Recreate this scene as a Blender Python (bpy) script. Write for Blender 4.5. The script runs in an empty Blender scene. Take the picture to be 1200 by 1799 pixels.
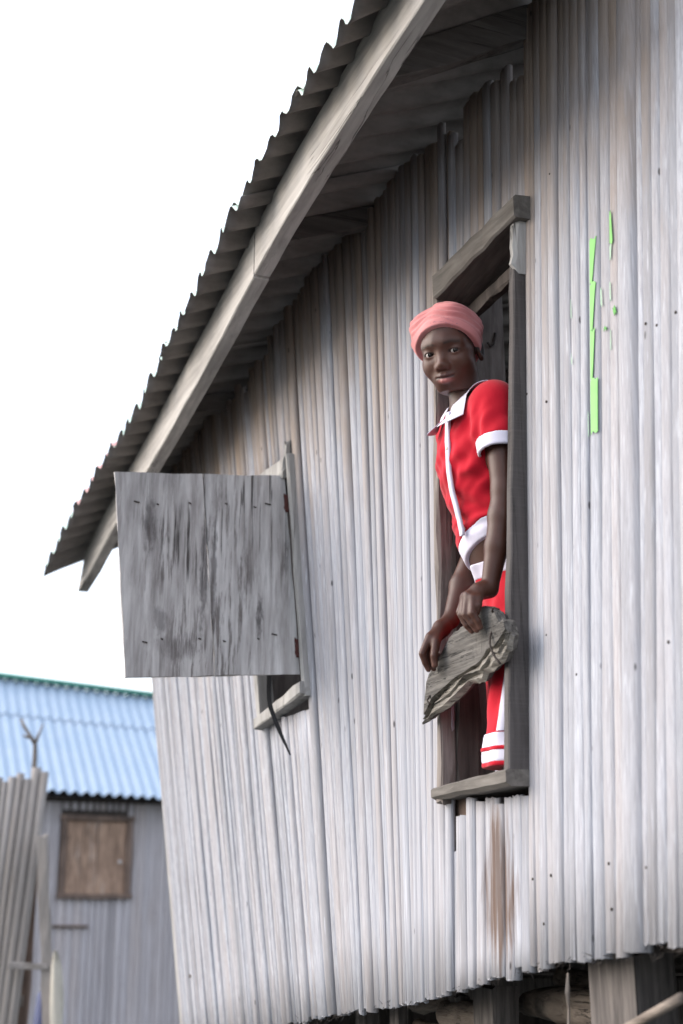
import bpy, bmesh, math, random
import numpy as np
from mathutils import Vector, Matrix

random.seed(11)
rng = np.random.default_rng(5)
SC = bpy.context.scene
COL = SC.collection

# ------------------------------------------------------------------ camera, sky, sun, exposure
EYE = 1.6                                   # camera height above the water
FPX = 2400.0
PITCH = math.atan(700 / FPX)
cam = bpy.data.cameras.new('camera')
cam.sensor_fit = 'VERTICAL'; cam.sensor_height = 36; cam.lens = 36 * FPX / 1799
cam.clip_start = 0.05; cam.clip_end = 2000
cam.dof.use_dof = True; cam.dof.focus_distance = 3.3; cam.dof.aperture_fstop = 2.6
camo = bpy.data.objects.new('camera', cam); COL.objects.link(camo)
camo.location = (0, 0, EYE); camo.rotation_euler = (math.pi / 2 + PITCH, 0, 0)
SC.camera = camo

SUN_EL, SUN_AZ = math.radians(30), math.radians(-84)     # azimuth from +Y towards +X: high on the left, before the wall
w = bpy.data.worlds.new('World'); SC.world = w; w.use_nodes = True
nt = w.node_tree; nt.nodes.clear()
sky = nt.nodes.new('ShaderNodeTexSky'); sky.sky_type = 'NISHITA'; sky.sun_disc = False
sky.sun_elevation = SUN_EL; sky.sun_rotation = SUN_AZ
sky.air_density = 1.3; sky.dust_density = 3.0; sky.ozone_density = 1.2; sky.altitude = 0
bg = nt.nodes.new('ShaderNodeBackground'); bg.inputs[1].default_value = 0.15
wo = nt.nodes.new('ShaderNodeOutputWorld')
cloud = nt.nodes.new('ShaderNodeMix'); cloud.data_type = 'RGBA'                # an even, high overcast veils the clear sky
cloud.inputs[0].default_value = .68; cloud.inputs[7].default_value = (3.5, 3.7, 4.15, 1)
nt.links.new(sky.outputs[0], cloud.inputs[6]); nt.links.new(cloud.outputs[2], bg.inputs[0]); nt.links.new(bg.outputs[0], wo.inputs[0])
sun = bpy.data.lights.new('sun', 'SUN'); sun.energy = .95; sun.angle = math.radians(60); sun.color = (1, .985, .97)
suno = bpy.data.objects.new('sun', sun); COL.objects.link(suno)
sd = Vector((math.sin(SUN_AZ) * math.cos(SUN_EL), math.cos(SUN_AZ) * math.cos(SUN_EL), math.sin(SUN_EL)))
suno.rotation_euler = sd.to_track_quat('Z', 'Y').to_euler()
SC.view_settings.view_transform = 'Standard'; SC.view_settings.look = 'None'
SC.view_settings.gamma = 1; SC.view_settings.use_curve_mapping = False
SC.view_settings.exposure = 1.82
try:
    SC.cycles.use_denoising = True
    SC.cycles.max_bounces = 8
except Exception:
    pass

# ------------------------------------------------------------------ frames of reference
# wall frame: s runs along the house wall away from the camera, o out of the wall, z up from eye level
D = np.array([-.3624, .932, 0]); D /= np.linalg.norm(D)
N = np.array([-D[1], D[0], 0])
P0 = np.array([.304, 3.1, 0.])
WANG = math.atan2(D[1], D[0])
def w2s(X):                                   # world (eye-relative z) -> wall frame
    X = np.asarray(X) - P0
    return np.array([X @ D, X @ N, X[2]])
def interp(x, tab):
    xs = [a for a, b in tab]; ys = [b for a, b in tab]
    return float(np.interp(x, xs, ys))
LEAN = [(-1.6, -.075), (-.75, -.068), (-.56, -.056), (-.2, -.03), (.23, -.008), (.5, .03), (.8, .06), (1.14, .098), (1.8, .12), (2.74, .13), (3.2, .13)]
def lean(s): return .25 * interp(s - .12, LEAN) + .5 * interp(s, LEAN) + .25 * interp(s + .12, LEAN)
EDGE_Z = [(-1.9, 1.84), (-.5, 1.845), (0, 1.855), (.37, 1.815), (.93, 1.714), (1.44, 1.65), (1.82, 1.585), (2.38, 1.51), (2.95, 1.36), (3.3, 1.28)]
EDGE_O = [(-1.9, .48), (1.5, .48), (2.95, .545), (3.1, .55)]
RSL = [(-1.9, .85), (-.45, .80), (-.2, .45), (.2, .42), (1.0, .35), (1.6, .25), (2.3, .34), (2.95, .5), (3.3, .5)]
def soft(s, tab): return (interp(s - .3, tab) + 2 * interp(s - .15, tab) + 2 * interp(s, tab) + 2 * interp(s + .15, tab) + interp(s + .3, tab)) / 8
def roofz(s, o): return soft(s, EDGE_Z) + soft(s, RSL) * (interp(s, EDGE_O) - o)
BOT = [(-1.6, -.03), (-.715, -.061), (-.332, -.098), (-.045, -.14), (.271, -.197), (.977, -.28), (1.363, -.328), (2.0, -.44), (2.8, -.56)]

# ------------------------------------------------------------------ object helpers
def tag(o, label=None, cat=None, group=None, kind=None):
    if label: o['label'] = label
    if cat: o['category'] = cat
    if group: o['group'] = group
    if kind: o['kind'] = kind
    return o
def empty(name, loc, rz=0.0, label=None, cat=None, group=None):
    o = bpy.data.objects.new(name, None); COL.objects.link(o)
    o.location = loc; o.rotation_euler = (0, 0, rz); o.empty_display_size = .1
    return tag(o, label, cat, group)
def wall_root(name, s, o, z, label=None, cat=None, group=None):
    """an Empty at a point of the wall frame, turned with the wall; children are given in wall-frame coordinates"""
    X = P0 + s * D + o * N
    e = empty(name, (X[0], X[1], EYE + z), WANG, label, cat, group); e['_b'] = (s, o, z)
    return e
def mk(name, verts, faces, mat, parent=None, smooth=False, base=None):
    """one mesh object; verts in wall frame when the parent (or base) is a wall root, else relative to the parent"""
    me = bpy.data.meshes.new(name)
    v = np.asarray(verts, dtype=float)
    if parent is not None and '_b' in parent: v = v - np.array(parent['_b'][:])
    me.from_pydata(v.tolist(), [], faces if isinstance(faces, list) else faces.tolist()); me.update()
    if smooth: me.polygons.foreach_set('use_smooth', [True] * len(me.polygons))
    for m in (mat if isinstance(mat, (list, tuple)) else [mat]): me.materials.append(m)
    ob = bpy.data.objects.new(name, me); COL.objects.link(ob); ob.parent = parent
    return ob
def wall_mesh(name, verts, faces, mat, label, cat, group=None, smooth=False, kind=None):
    """a top-level single-mesh thing given in wall-frame coordinates, its origin at its lowest middle"""
    v = np.asarray(verts, float); b = (v.min(0) + v.max(0)) / 2; b[2] = v[:, 2].min()
    ob = mk(name, v - b, faces, mat, None, smooth)
    X = P0 + b[0] * D + b[1] * N
    ob.location = (X[0], X[1], EYE + b[2]); ob.rotation_euler = (0, 0, WANG)
    return tag(ob, label, cat, group, kind)
BOXF = [(0, 3, 2, 1), (4, 5, 6, 7), (0, 1, 5, 4), (1, 2, 6, 5), (2, 3, 7, 6), (3, 0, 4, 7)]
def hexa(c8): return [tuple(c) for c in c8], list(BOXF)
def board(a, b, up, th, wid, nseg=8, rough=.002, seed=0, bev=.004, wob=.0):
    """a sawn board from a to b; 'up' its width direction, th its thickness, wid its width; softened, slightly uneven edges"""
    r = np.random.default_rng(seed)
    a = np.asarray(a, float); b = np.asarray(b, float)
    ax = b - a; L = np.linalg.norm(ax); ax /= L
    up = np.asarray(up, float); up = up - ax * (up @ ax); up /= np.linalg.norm(up); sd_ = np.cross(ax, up)
    h, t, c = wid / 2, th / 2, min(bev, th * .3)
    prof = [(-h + c, -t), (h - c, -t), (h, -t + c), (h, t - c), (h - c, t), (-h + c, t), (-h, t - c), (-h, -t + c)]
    V = []; F = []
    dr = np.cumsum(r.normal(0, wob, (nseg + 1, 2)), axis=0) if wob else np.zeros((nseg + 1, 2))
    for i in range(nseg + 1):
        p = a + ax * L * i / nseg
        for (u, v) in prof:
            j = r.normal(0, rough, 2)
            V.append(p + up * (u + j[0] + dr[i, 0]) + sd_ * (v + j[1] * .6 + dr[i, 1]) + (ax * r.normal(0, rough * 1.5) if i in (0, nseg) else 0))
    for i in range(nseg):
        for k in range(8):
            A = i * 8 + k; B = i * 8 + (k + 1) % 8
            F.append((A, B, B + 8, A + 8))
    F.append(tuple(range(7, -1, -1))); F.append(tuple(nseg * 8 + k for k in range(8)))
    return np.array(V), F
def tube(pts, rad, n=8, cap=True, ell=1.0, jit=0.0, seed=0):
    r = np.random.default_rng(seed)
    pts = np.asarray(pts, float); m = len(pts)
    rad = np.broadcast_to(np.asarray(rad, float), (m,))
    V = []; F = []
    tg = np.gradient(pts, axis=0); tg /= np.linalg.norm(tg, axis=1)[:, None] + 1e-9
    ref = np.array([0, 0, 1.]) if abs(tg[0][2]) < .9 else np.array([1., 0, 0])
    for i in range(m):
        u = np.cross(tg[i], ref); u /= np.linalg.norm(u); v = np.cross(u, tg[i])
        for k in range(n):
            q = 2 * math.pi * k / n; rr = rad[i] * (1 + (r.normal(0, jit) if jit else 0))
            V.append(pts[i] + rr * (math.cos(q) * u + ell * math.sin(q) * v))
    for i in range(m - 1):
        for k in range(n):
            A = i * n + k; B = i * n + (k + 1) % n; F.append((A, B, B + n, A + n))
    if cap: F.append(tuple(range(n - 1, -1, -1))); F.append(tuple((m - 1) * n + k for k in range(n)))
    return np.array(V), F
def join(*parts):
    V = []; F = []; b = 0
    for v, f in parts:
        V.append(np.asarray(v, float)); F += [tuple(i + b for i in q) for q in f]; b += len(v)
    return np.vstack(V), F

# ------------------------------------------------------------------ materials
class NT:
    def __init__(self, name):
        self.m = bpy.data.materials.new(name); self.m.use_nodes = True
        self.t = self.m.node_tree; self.b = self.t.nodes['Principled BSDF']
    def n(self, typ, **kw):
        nd = self.t.nodes.new(typ)
        for k, v in kw.items():
            if k.startswith('i_'): nd.inputs[k[2:].replace('_', ' ')].default_value = v
            else: setattr(nd, k, v)
        return nd
    def l(self, a, b): self.t.links.new(a, b)
    def coord(self, which='Object'): return self.n('ShaderNodeTexCoord').outputs[which]
    def mapped(self, c, scale, loc=(0, 0, 0), rot=(0, 0, 0)):
        mp = self.n('ShaderNodeMapping'); mp.inputs['Scale'].default_value = scale; mp.inputs['Location'].default_value = loc; mp.inputs['Rotation'].default_value = rot
        self.l(c, mp.inputs[0]); return mp.outputs[0]
    def noise(self, c, scale, detail=4, rough=.55, dist=0.0):
        nd = self.n('ShaderNodeTexNoise'); nd.inputs['Scale'].default_value = scale; nd.inputs['Detail'].default_value = detail
        nd.inputs['Roughness'].default_value = rough; nd.inputs['Distortion'].default_value = dist
        self.l(c, nd.inputs['Vector']); return nd.outputs[0]
    def ramp(self, fac, stops, interp='LINEAR'):
        r = self.n('ShaderNodeValToRGB'); r.color_ramp.interpolation = interp
        e = r.color_ramp.elements
        while len(e) < len(stops): e.new(.5)
        for q, (p, c) in zip(e, stops):
            q.position = p; q.color = tuple(c) + (1,) if len(c) == 3 else c
        self.l(fac, r.inputs[0]); return r.outputs[0]
    def mask(self, fac, a, b):
        return self.ramp(fac, [(a, (0, 0, 0)), (b, (1, 1, 1))])
    def mix(self, fac, a, b, mode='MIX'):
        m = self.n('ShaderNodeMix'); m.data_type = 'RGBA'; m.blend_type = mode
        for s_, v in ((m.inputs[0], fac), (m.inputs[6], a), (m.inputs[7], b)):
            if isinstance(v, (int, float)): s_.default_value = v
            elif isinstance(v, tuple): s_.default_value = v + (1,) if len(v) == 3 else v
            else: self.l(v, s_)
        return m.outputs[2]
    def math(self, op, a, b=None, c=None, clamp=False):
        m = self.n('ShaderNodeMath'); m.operation = op; m.use_clamp = clamp
        for s_, v in zip(m.inputs, (a, b, c)):
            if v is None: continue
            if isinstance(v, (int, float)): s_.default_value = v
            else: self.l(v, s_)
        return m.outputs[0]
    def sep(self, c):
        s_ = self.n('ShaderNodeSeparateXYZ'); self.l(c, s_.inputs[0]); return s_.outputs
    def rand(self): return self.n('ShaderNodeObjectInfo').outputs['Random']
    def shifted(self, c, amt=13.0):
        """object coordinates moved by a random amount for each object, so that no two boards repeat"""
        v = self.n('ShaderNodeVectorMath'); v.operation = 'ADD'
        cb = self.n('ShaderNodeCombineXYZ'); r = self.rand()
        for k in range(3): self.l(self.math('MULTIPLY', r, amt * (k + 1.3)), cb.inputs[k])
        self.l(c, v.inputs[0]); self.l(cb.outputs[0], v.inputs[1]); return v.outputs[0]
    def out(self, col, rough=.8, bump=None, bstr=.3, bdist=.002, spec=.3):
        if isinstance(col, tuple): self.b.inputs['Base Color'].default_value = col + (1,)
        else: self.l(col, self.b.inputs['Base Color'])
        if isinstance(rough, (int, float)): self.b.inputs['Roughness'].default_value = rough
        else: self.l(rough, self.b.inputs['Roughness'])
        self.b.inputs['Specular IOR Level'].default_value = spec
        if bump is not None:
            bm = self.n('ShaderNodeBump'); bm.inputs['Strength'].default_value = bstr; bm.inputs['Distance'].default_value = bdist
            self.l(bump, bm.inputs['Height']); self.l(bm.outputs[0], self.b.inputs['Normal'])
        return self.m

def slat_material(name, light, dark, tan, wall=True):
    m = NT(name); c = m.coord(); cs = m.shifted(c)
    st = m.noise(m.mapped(cs, (190, 190, 2.2)), 1.0, 5, .65)              # long grain streaks
    mo = m.noise(m.mapped(cs, (9, 9, 2.2)), 1.0, 5, .6)                # weather mottling
    fi = m.noise(m.mapped(cs, (260, 260, 26)), 1.0, 3, .6)             # fine fibre flecks
    st2 = m.noise(m.mapped(cs, (420, 420, 3.0), (2, 8, 3)), 1.0, 4, .6)
    col = m.mix(m.ramp(st, [(.28, (0, 0, 0)), (.62, (1, 1, 1))]), dark, light)
    col = m.mix(m.math('MULTIPLY', m.ramp(st2, [(.32, (1, 1, 1)), (.5, (0, 0, 0))]), .5), col, tuple(a * .6 for a in dark))
    r = m.rand()
    col = m.mix(m.math('MULTIPLY', m.mask(mo, .38, .7), .55), col, tuple(.55 * a + .45 * b for a, b in zip(dark, tan)))
    col = m.mix(m.math('MULTIPLY', r, .42), col, tuple(a * .60 for a in light), 'MIX')   # each slat its own tone
    rr = m.math('FRACT', m.math('MULTIPLY', r, 17.31))
    col = m.mix(m.math('MULTIPLY', m.mask(rr, .55, 1.0), .2), col, tan)
    r3 = m.math('FRACT', m.math('MULTIPLY', r, 77.7))
    col = m.mix(m.math('MULTIPLY', m.mask(r3, .84, .9), .45), col, tuple(a * .42 for a in light))      # a few ribs gone dark
    # bleached pale scratches
    ps = m.noise(m.mapped(cs, (160, 160, 3.2), (5, 3, 1)), 1.0, 3, .5)
    col = m.mix(m.math('MULTIPLY', m.mask(ps, .6, .72), .6), col, tuple(min(1, a * 1.18) for a in light))
    if wall:
        x, y, z = m.sep(c)
        # the sheltered upper ends have kept the tan of fresh palm rib
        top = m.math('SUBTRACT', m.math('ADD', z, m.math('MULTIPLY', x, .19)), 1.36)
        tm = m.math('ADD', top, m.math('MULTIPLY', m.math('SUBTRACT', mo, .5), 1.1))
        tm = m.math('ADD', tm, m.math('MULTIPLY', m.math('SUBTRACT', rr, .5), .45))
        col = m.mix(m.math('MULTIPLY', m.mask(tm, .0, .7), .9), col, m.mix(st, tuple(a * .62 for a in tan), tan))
        # rust-brown run under the sill of the tall window
        gx = m.math('DIVIDE', m.math('ADD', x, .092), .085); gz = m.math('DIVIDE', m.math('SUBTRACT', z, .04), .19)
        g = m.math('ADD', m.math('MULTIPLY', gx, gx), m.math('MULTIPLY', gz, gz))
        g = m.math('ADD', g, m.math('MULTIPLY', m.math('SUBTRACT', m.noise(m.mapped(c, (70, 70, 5)), 1.0, 4), .5), 2.6))
        gm = m.ramp(g, [(.25, (1, 1, 1)), (1.0, (0, 0, 0))])
        col = m.mix(m.math('MULTIPLY', gm, .9), col, (.10, .058, .038))
    # dark specks and wormholes
    sp = m.n('ShaderNodeTexVoronoi'); sp.feature = 'F1'; sp.inputs['Scale'].default_value = 1.0
    m.l(m.mapped(cs, (38, 38, 15)), sp.inputs['Vector'])
    pick = m.n('ShaderNodeSeparateColor'); m.l(sp.outputs['Color'], pick.inputs[0])
    spk = m.math('MULTIPLY', m.ramp(sp.outputs['Distance'], [(.09, (1, 1, 1)), (.17, (0, 0, 0))]), m.mask(pick.outputs[0], .93, .95))
    col = m.mix(m.math('MULTIPLY', spk, .85), col, (.03, .028, .03))
    # grey mould smears
    md = m.noise(m.mapped(cs, (14, 14, .9), (9, 1, 4)), 1.0, 6, .65)
    col = m.mix(m.math('MULTIPLY', m.mask(md, .52, .74), .55), col, tuple(a * .30 for a in light))
    h = m.math('ADD', m.math('ADD', st, st2), m.math('MULTIPLY', fi, .5))
    return m.out(col, .82, h, .5, .0015, .2)

def wood_material(name, light, dark, grain=(40, 40, 2.0), blotch=.5, crack=.6, seedloc=(0, 0, 0), knots=(), moss=None, bump=.5, saw=0.0, stains=()):
    m = NT(name); c = m.coord(); cs = m.shifted(c, 7.0)
    v = cs
    st = m.noise(m.mapped(v, grain, seedloc), 1.0, 6, .62, .35)
    big = m.noise(m.mapped(cs, tuple(g * .16 + 2 for g in grain), seedloc), 1.0, 5, .6)
    col = m.mix(m.ramp(st, [(.3, (0, 0, 0)), (.68, (1, 1, 1))]), dark, light)
    col = m.mix(m.math('MULTIPLY', m.mask(big, .45, .72), blotch), col, tuple(a * .45 for a in dark))
    ck = m.noise(m.mapped(v, tuple(g * (.5 if g > 20 else .13) for g in grain), (3.1, 7.7, 1.3)), 1.0, 5, .55, .15)
    ckm = m.ramp(m.math('ABSOLUTE', m.math('SUBTRACT', ck, .5)), [(.004, (1, 1, 1)), (.016, (0, 0, 0))])
    gate = m.mask(m.noise(m.mapped(cs, (3, 3, 3)), 1.0, 2), .5, .6)
    ckm = m.math('MULTIPLY', ckm, gate)
    col = m.mix(m.math('MULTIPLY', ckm, crack), col, (.02, .018, .017))
    fl = m.noise(m.mapped(cs, tuple(g * 3.2 + 20 for g in grain)), 1.0, 3, .6)
    col = m.mix(m.math('MULTIPLY', m.mask(fl, .62, .8), .35), col, tuple(min(1, a * 1.25) for a in light))
    h = m.math('SUBTRACT', m.math('ADD', st, m.math('MULTIPLY', fl, .3)), m.math('MULTIPLY', ckm, 1.2))
    for (kx, ky, kz, rad) in knots:
        x, y, z = m.sep(c)
        dx = m.math('SUBTRACT', m.math('SUBTRACT', y, ky), m.math('MULTIPLY', m.math('SUBTRACT', st, .5), .03)); dz = m.math('MULTIPLY', m.math('SUBTRACT', z, kz), .5)
        rd = m.math('SQRT', m.math('ADD', m.math('MULTIPLY', dx, dx), m.math('MULTIPLY', dz, dz)))
        rings = m.math('SINE', m.math('MULTIPLY', m.math('ADD', rd, m.math('MULTIPLY', big, .05)), 330.0))
        km = m.ramp(m.math('DIVIDE', rd, rad), [(.35, (1, 1, 1)), (1.0, (0, 0, 0))])
        rk = m.math('MULTIPLY', m.math('MULTIPLY', m.mask(rings, .3, 1.0), km), .5)
        col = m.mix(rk, col, tuple(a * .35 for a in dark))
        core = m.ramp(m.math('DIVIDE', rd, rad), [(.08, (1, 1, 1)), (.3, (0, 0, 0))])
        col = m.mix(m.math('MULTIPLY', core, .8), col, (.03, .025, .022))
    for (sy, sz, ry, rz, am) in stains:
        x, y, z = m.sep(c)
        qy = m.math('DIVIDE', m.math('SUBTRACT', y, sy), ry); qz = m.math('DIVIDE', m.math('SUBTRACT', z, sz), rz)
        q = m.math('ADD', m.math('MULTIPLY', qy, qy), m.math('MULTIPLY', qz, qz))
        q = m.math('ADD', q, m.math('MULTIPLY', m.math('SUBTRACT', m.noise(m.mapped(c, (60, 60, 20)), 1.0, 6, .7), .5), 4.0))
        col = m.mix(m.math('MULTIPLY', m.ramp(q, [(.1, (1, 1, 1)), (.9, (0, 0, 0))]), am), col, (.045, .038, .040))
    if moss:
        mo = m.noise(m.mapped(cs, (75, 75, 6), (1, 2, 3)), 1.0, 6, .7)
        gt = m.mask(m.noise(m.mapped(cs, (5, 5, 1.8), (8, 2, 5)), 1.0, 3), .48, .62)
        col = m.mix(m.math('MULTIPLY', m.math('MULTIPLY', m.mask(mo, .5, .6), gt), .8), col, moss)
    if saw:
        x, y, z = m.sep(c)
        sw = m.noise(m.mapped(cs, (4, 4, 190)), 1.0, 2)
        h = m.math('ADD', h, m.math('MULTIPLY', sw, saw)); col = m.mix(m.math('MULTIPLY', m.mask(sw, .5, .7), .35), col, light)
    return m.out(col, .85, h, bump, .002, .2)

LIGHT = (.43, .44, .488); DARKG = (.265, .268, .30); TAN = (.37, .285, .225)
M = {}
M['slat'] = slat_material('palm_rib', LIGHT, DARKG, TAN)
M['slat_far'] = slat_material('palm_rib_far', (.56, .52, .535), (.32, .30, .31), (.40, .31, .25), wall=False)
M['slat_fence'] = slat_material('palm_rib_old', (.36, .33, .31), (.19, .17, .16), (.30, .24, .19), wall=False)
M['fascia'] = wood_material('fascia_board', (.52, .485, .455), (.32, .295, .275), (3, 55, 55), .4, .7, bump=.5)
M['shutter'] = wood_material('shutter_board', (.60, .58, .57), (.29, .268, .26), (45, 45, 4), .35, .9, stains=((.345, .93, .012, .24, .6), (.20, .83, .014, .08, .75), (.12, 1.02, .008, .07, .45)), moss=(.095, .08, .075), bump=.8)
M['shutter_knot'] = wood_material('shutter_board_knotty', (.54, .515, .50), (.25, .228, .222), (45, 45, 4), .5, .9, knots=(), stains=((.54, 1.08, .024, .10, .6), (.375, .95, .014, .26, .6), (.50, .80, .022, .05, .45), (.45, .72, .07, .04, .35)), moss=(.095, .08, .075), bump=.8)
M['frame'] = wood_material('frame_timber', (.40, .385, .37), (.22, .21, .20), (40, 40, 4), .4, .8, bump=.5)
M['sawn'] = wood_material('sawn_timber', (.115, .103, .10), (.06, .053, .051), (40, 40, 4), .3, .4, bump=.6, saw=.6)
M['hood'] = wood_material('hood_timber', (.185, .168, .152), (.085, .075, .067), (4, 40, 40), .5, .8, bump=.6)
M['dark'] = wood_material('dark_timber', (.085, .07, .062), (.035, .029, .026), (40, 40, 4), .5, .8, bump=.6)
M['inner'] = wood_material('inner_timber', (.26, .225, .205), (.11, .092, .082), (40, 40, 5), .6, .9, bump=.6)
M['rafter'] = wood_material('rafter_timber', (.14, .125, .115), (.07, .06, .055), (40, 4, 40), .4, .6)
M['driftwood'] = wood_material('split_plank', (.165, .152, .14), (.042, .038, .035), (7, 150, 110), .45, .9, bump=.6)
M['drifedge'] = wood_material('split_plank_edge', (.31, .285, .25), (.085, .073, .062), (5, 60, 170), .4, 1.0, bump=.8)
M['post'] = wood_material('post_timber', (.16, .14, .13), (.05, .044, .042), (60, 60, 5), .5, .8, bump=.8)
M['log'] = wood_material('log_bark', (.28, .23, .19), (.12, .095, .08), (8, 60, 60), .5, .8, bump=.9)
M['old_shutter'] = wood_material('brown_shutter', (.42, .28, .20), (.20, .13, .095), (30, 30, 6), .55, .5, moss=(.50, .42, .37))
M['brown_frame'] = wood_material('brown_frame', (.20, .14, .11), (.09, .065, .055), (20, 20, 4), .4, .5)
M['bark'] = wood_material('stick_bark', (.26, .22, .19), (.12, .10, .085), (40, 40, 8), .4, .5)

def metal_sheet(name, col, dirt, rough=.45, amt=.5, met=.0):
    m = NT(name); c = m.coord()
    a = m.noise(m.mapped(c, (5, 5, 5)), 1.0, 6, .65); b_ = m.noise(m.mapped(c, (40, 3, 40)), 1.0, 4, .6)
    k = m.math('MULTIPLY', m.mask(m.math('ADD', m.math('MULTIPLY', a, .6), m.math('MULTIPLY', b_, .4)), .42, .66), amt)
    m.b.inputs['Metallic'].default_value = met
    return m.out(m.mix(k, col, dirt), rough, a, .1, .002, .4)
M['sheet_top'] = metal_sheet('roof_green_paint', (.42, .56, .50), (.32, .44, .39), .5)
M['sheet_red'] = metal_sheet('roof_faded_red', (.50, .25, .25), (.32, .16, .15), .5)
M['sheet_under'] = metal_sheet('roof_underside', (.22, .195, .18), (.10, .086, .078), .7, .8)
M['blue'] = metal_sheet('roof_blue_paint', (.29, .37, .47), (.37, .43, .51), .5, .6)
M['ridge_green'] = metal_sheet('ridge_green', (.08, .33, .24), (.06, .24, .18), .45)
def flat(name, col, rough=.6, spec=.3, var=.12, sc=60):
    m = NT(name); c = m.coord(); a = m.noise(c, sc, 4, .6)
    return m.out(m.mix(a, tuple(q * (1 - var) for q in col), tuple(min(1, q * (1 + var)) for q in col)), rough, a, .15, .001, spec)
M['black'] = flat('black_webbing', (.012, .012, .014), .7)
M['iron'] = flat('rusty_iron', (.035, .026, .022), .75)
M['rust_red'] = flat('hinge_rust', (.085, .032, .028), .85, var=.5)
M['green_paper'] = flat('green_paper', (.22, .50, .16), .65, var=.12, sc=40)
M['green_pale'] = flat('green_paper_faded', (.40, .56, .42), .7, var=.15, sc=90)
M['dark_green'] = flat('green_paper_dark', (.10, .32, .07), .6)
M['bark_fibre'] = flat('fibre', (.06, .05, .045), .9)
M['cloth_pale'] = flat('pale_cloth', (.55, .50, .42), .9)
M['navy'] = flat('navy_plastic', (.02, .035, .12), .6)
M['white_pipe'] = flat('white_pipe', (.55, .53, .52), .5)
def water():
    m = NT('lagoon_water'); c = m.coord(); a = m.noise(m.mapped(c, (1.2, 1.2, 1)), 1.0, 5, .55); b_ = m.noise(c, 7.0, 3, .5)
    return m.out((.035, .045, .042), .08, m.math('ADD', a, m.math('MULTIPLY', b_, .25)), .5, .05, .5)
M['water'] = water()

# ------------------------------------------------------------------ water
W = 600
tag(mk('water', [(-W, -W, 0), (W, -W, 0), (W, W, 0), (-W, W, 0)], [(0, 1, 2, 3)], M['water']), kind='structure')

# ------------------------------------------------------------------ the stilt house
house = wall_root('stilt_house', 0, 0, 0, 'grey stilt house of upright palm ribs under a corrugated eave with two windows', 'house')
def wo_(s, o, z): return (s, o + lean(s) * z, z)      # a point o outside the leaning wall face

SLATS = []     # (s0, s1, zbot, ztop) kept for the paper scraps
def slat(s0, s1, zb, zt, proud, seed, mat='slat', bulge=None, flatn=0.0, zdiv=11, name='slat', parent=None, leanfn=lean):
    r = np.random.default_rng(seed)
    w_ = (s1 - s0); sm = (s0 + s1) / 2; bz = bulge if bulge is not None else w_ * r.uniform(.17, .30)
    half = w_ * .5 + .0035
    ths = np.linspace(-1, 1, 9)
    ph = r.uniform(0, 6.3, 3); amp = r.uniform(.0004, .002); tw = r.normal(0, .0015)
    V = []; F = []; n = len(ths)
    zb_ = zb + r.normal(0, .0045)
    for i in range(zdiv + 1):
        z = zb_ + (zt - zb_) * i / zdiv
        sway = amp * math.sin(z * 3.1 + ph[0]) + amp * .6 * math.sin(z * 7.3 + ph[1]) + tw * (z - .6)
        wv = 1 + .05 * math.sin(z * 2.3 + ph[2])
        o0 = proud + leanfn(sm) * z + .0012 * math.sin(z * 4.7 + ph[1])
        for k, t in enumerate(ths):
            cut = r.normal(0, .0015) if i in (0, zdiv) else 0
            V.append((sm + sway + t * half * wv, o0 + bz * math.sqrt(max(0, 1 - abs(t) ** 2.4)) - .004, z + cut))
        V.append((sm + sway + half, o0 - .012, z)); V.append((sm + sway - half, o0 - .012, z))
    m_ = n + 2
    for i in range(zdiv):
        for k in range(m_):
            A = i * m_ + k; B = i * m_ + (k + 1) % m_
            F.append((A, A + m_, B + m_, B))
    F.append(tuple(range(m_))); F.append(tuple(zdiv * m_ + k for k in range(m_ - 1, -1, -1)))
    return mk(name, V, F, M[mat], parent or house, smooth=False), proud, bz

def edge_smooth(ob):
    ob.data.polygons.foreach_set('use_smooth', [len(p.vertices) == 4 for p in ob.data.polygons])

# measured joints of the wide ribs right of the tall window, then an even run of narrower ones
JA, JB = -.222, .150                         # wall sides of the tall window
ZS, ZH = .27, 1.56                           # its sill and head
cuts_r = [-.222, -.240, -.259, -.29, -.322, -.354, -.378, -.401, -.438, -.457, -.471, -.509, -.544, -.573, -.635, -.652, -.681, -.708, -.738, -.770, -.81, -.85, -.90, -.94, -.99, -1.04, -1.1, -1.15][::-1]
k_ = 100
paper_slat = None
for a, b in zip(cuts_r[:-1], cuts_r[1:]):
    k_ += 1
    so = (a + b) / 2
    ob, pr_, bz_ = slat(a, b, interp(so, BOT), roofz(so, lean(so) * 2.05) - .01 + (.58 if so < -.61 else 0), rng.uniform(-.004, .004), k_, bulge=(b - a) * rng.uniform(.22, .34))
    edge_smooth(ob); SLATS.append((a, b, pr_, bz_))
s_ = JB
while s_ < 2.70:
    w_ = float(np.clip(rng.normal(.028, .008), .015, .050)); k_ += 1
    so = s_ + w_ / 2
    if s_ + w_ > 2.70: break
    top = roofz(so, lean(so) * 1.8) - max(0, rng.normal(.012, .012)) - (.05 if 1.1 < so < 1.5 else 0)
    zb = interp(so, BOT)
    if .97 < so < 1.33:                     # over and under the shuttered window
        ob, _, _ = slat(s_, s_ + w_, zb, .565, rng.uniform(-.003, .003), k_, zdiv=6); edge_smooth(ob)
        ob, _, _ = slat(s_, s_ + w_, 1.30, top - rng.uniform(0, .06), rng.uniform(-.003, .003), k_ + 900, zdiv=4); edge_smooth(ob)
    else:
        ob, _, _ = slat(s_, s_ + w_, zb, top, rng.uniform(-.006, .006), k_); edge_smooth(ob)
    s_ += w_
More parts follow.
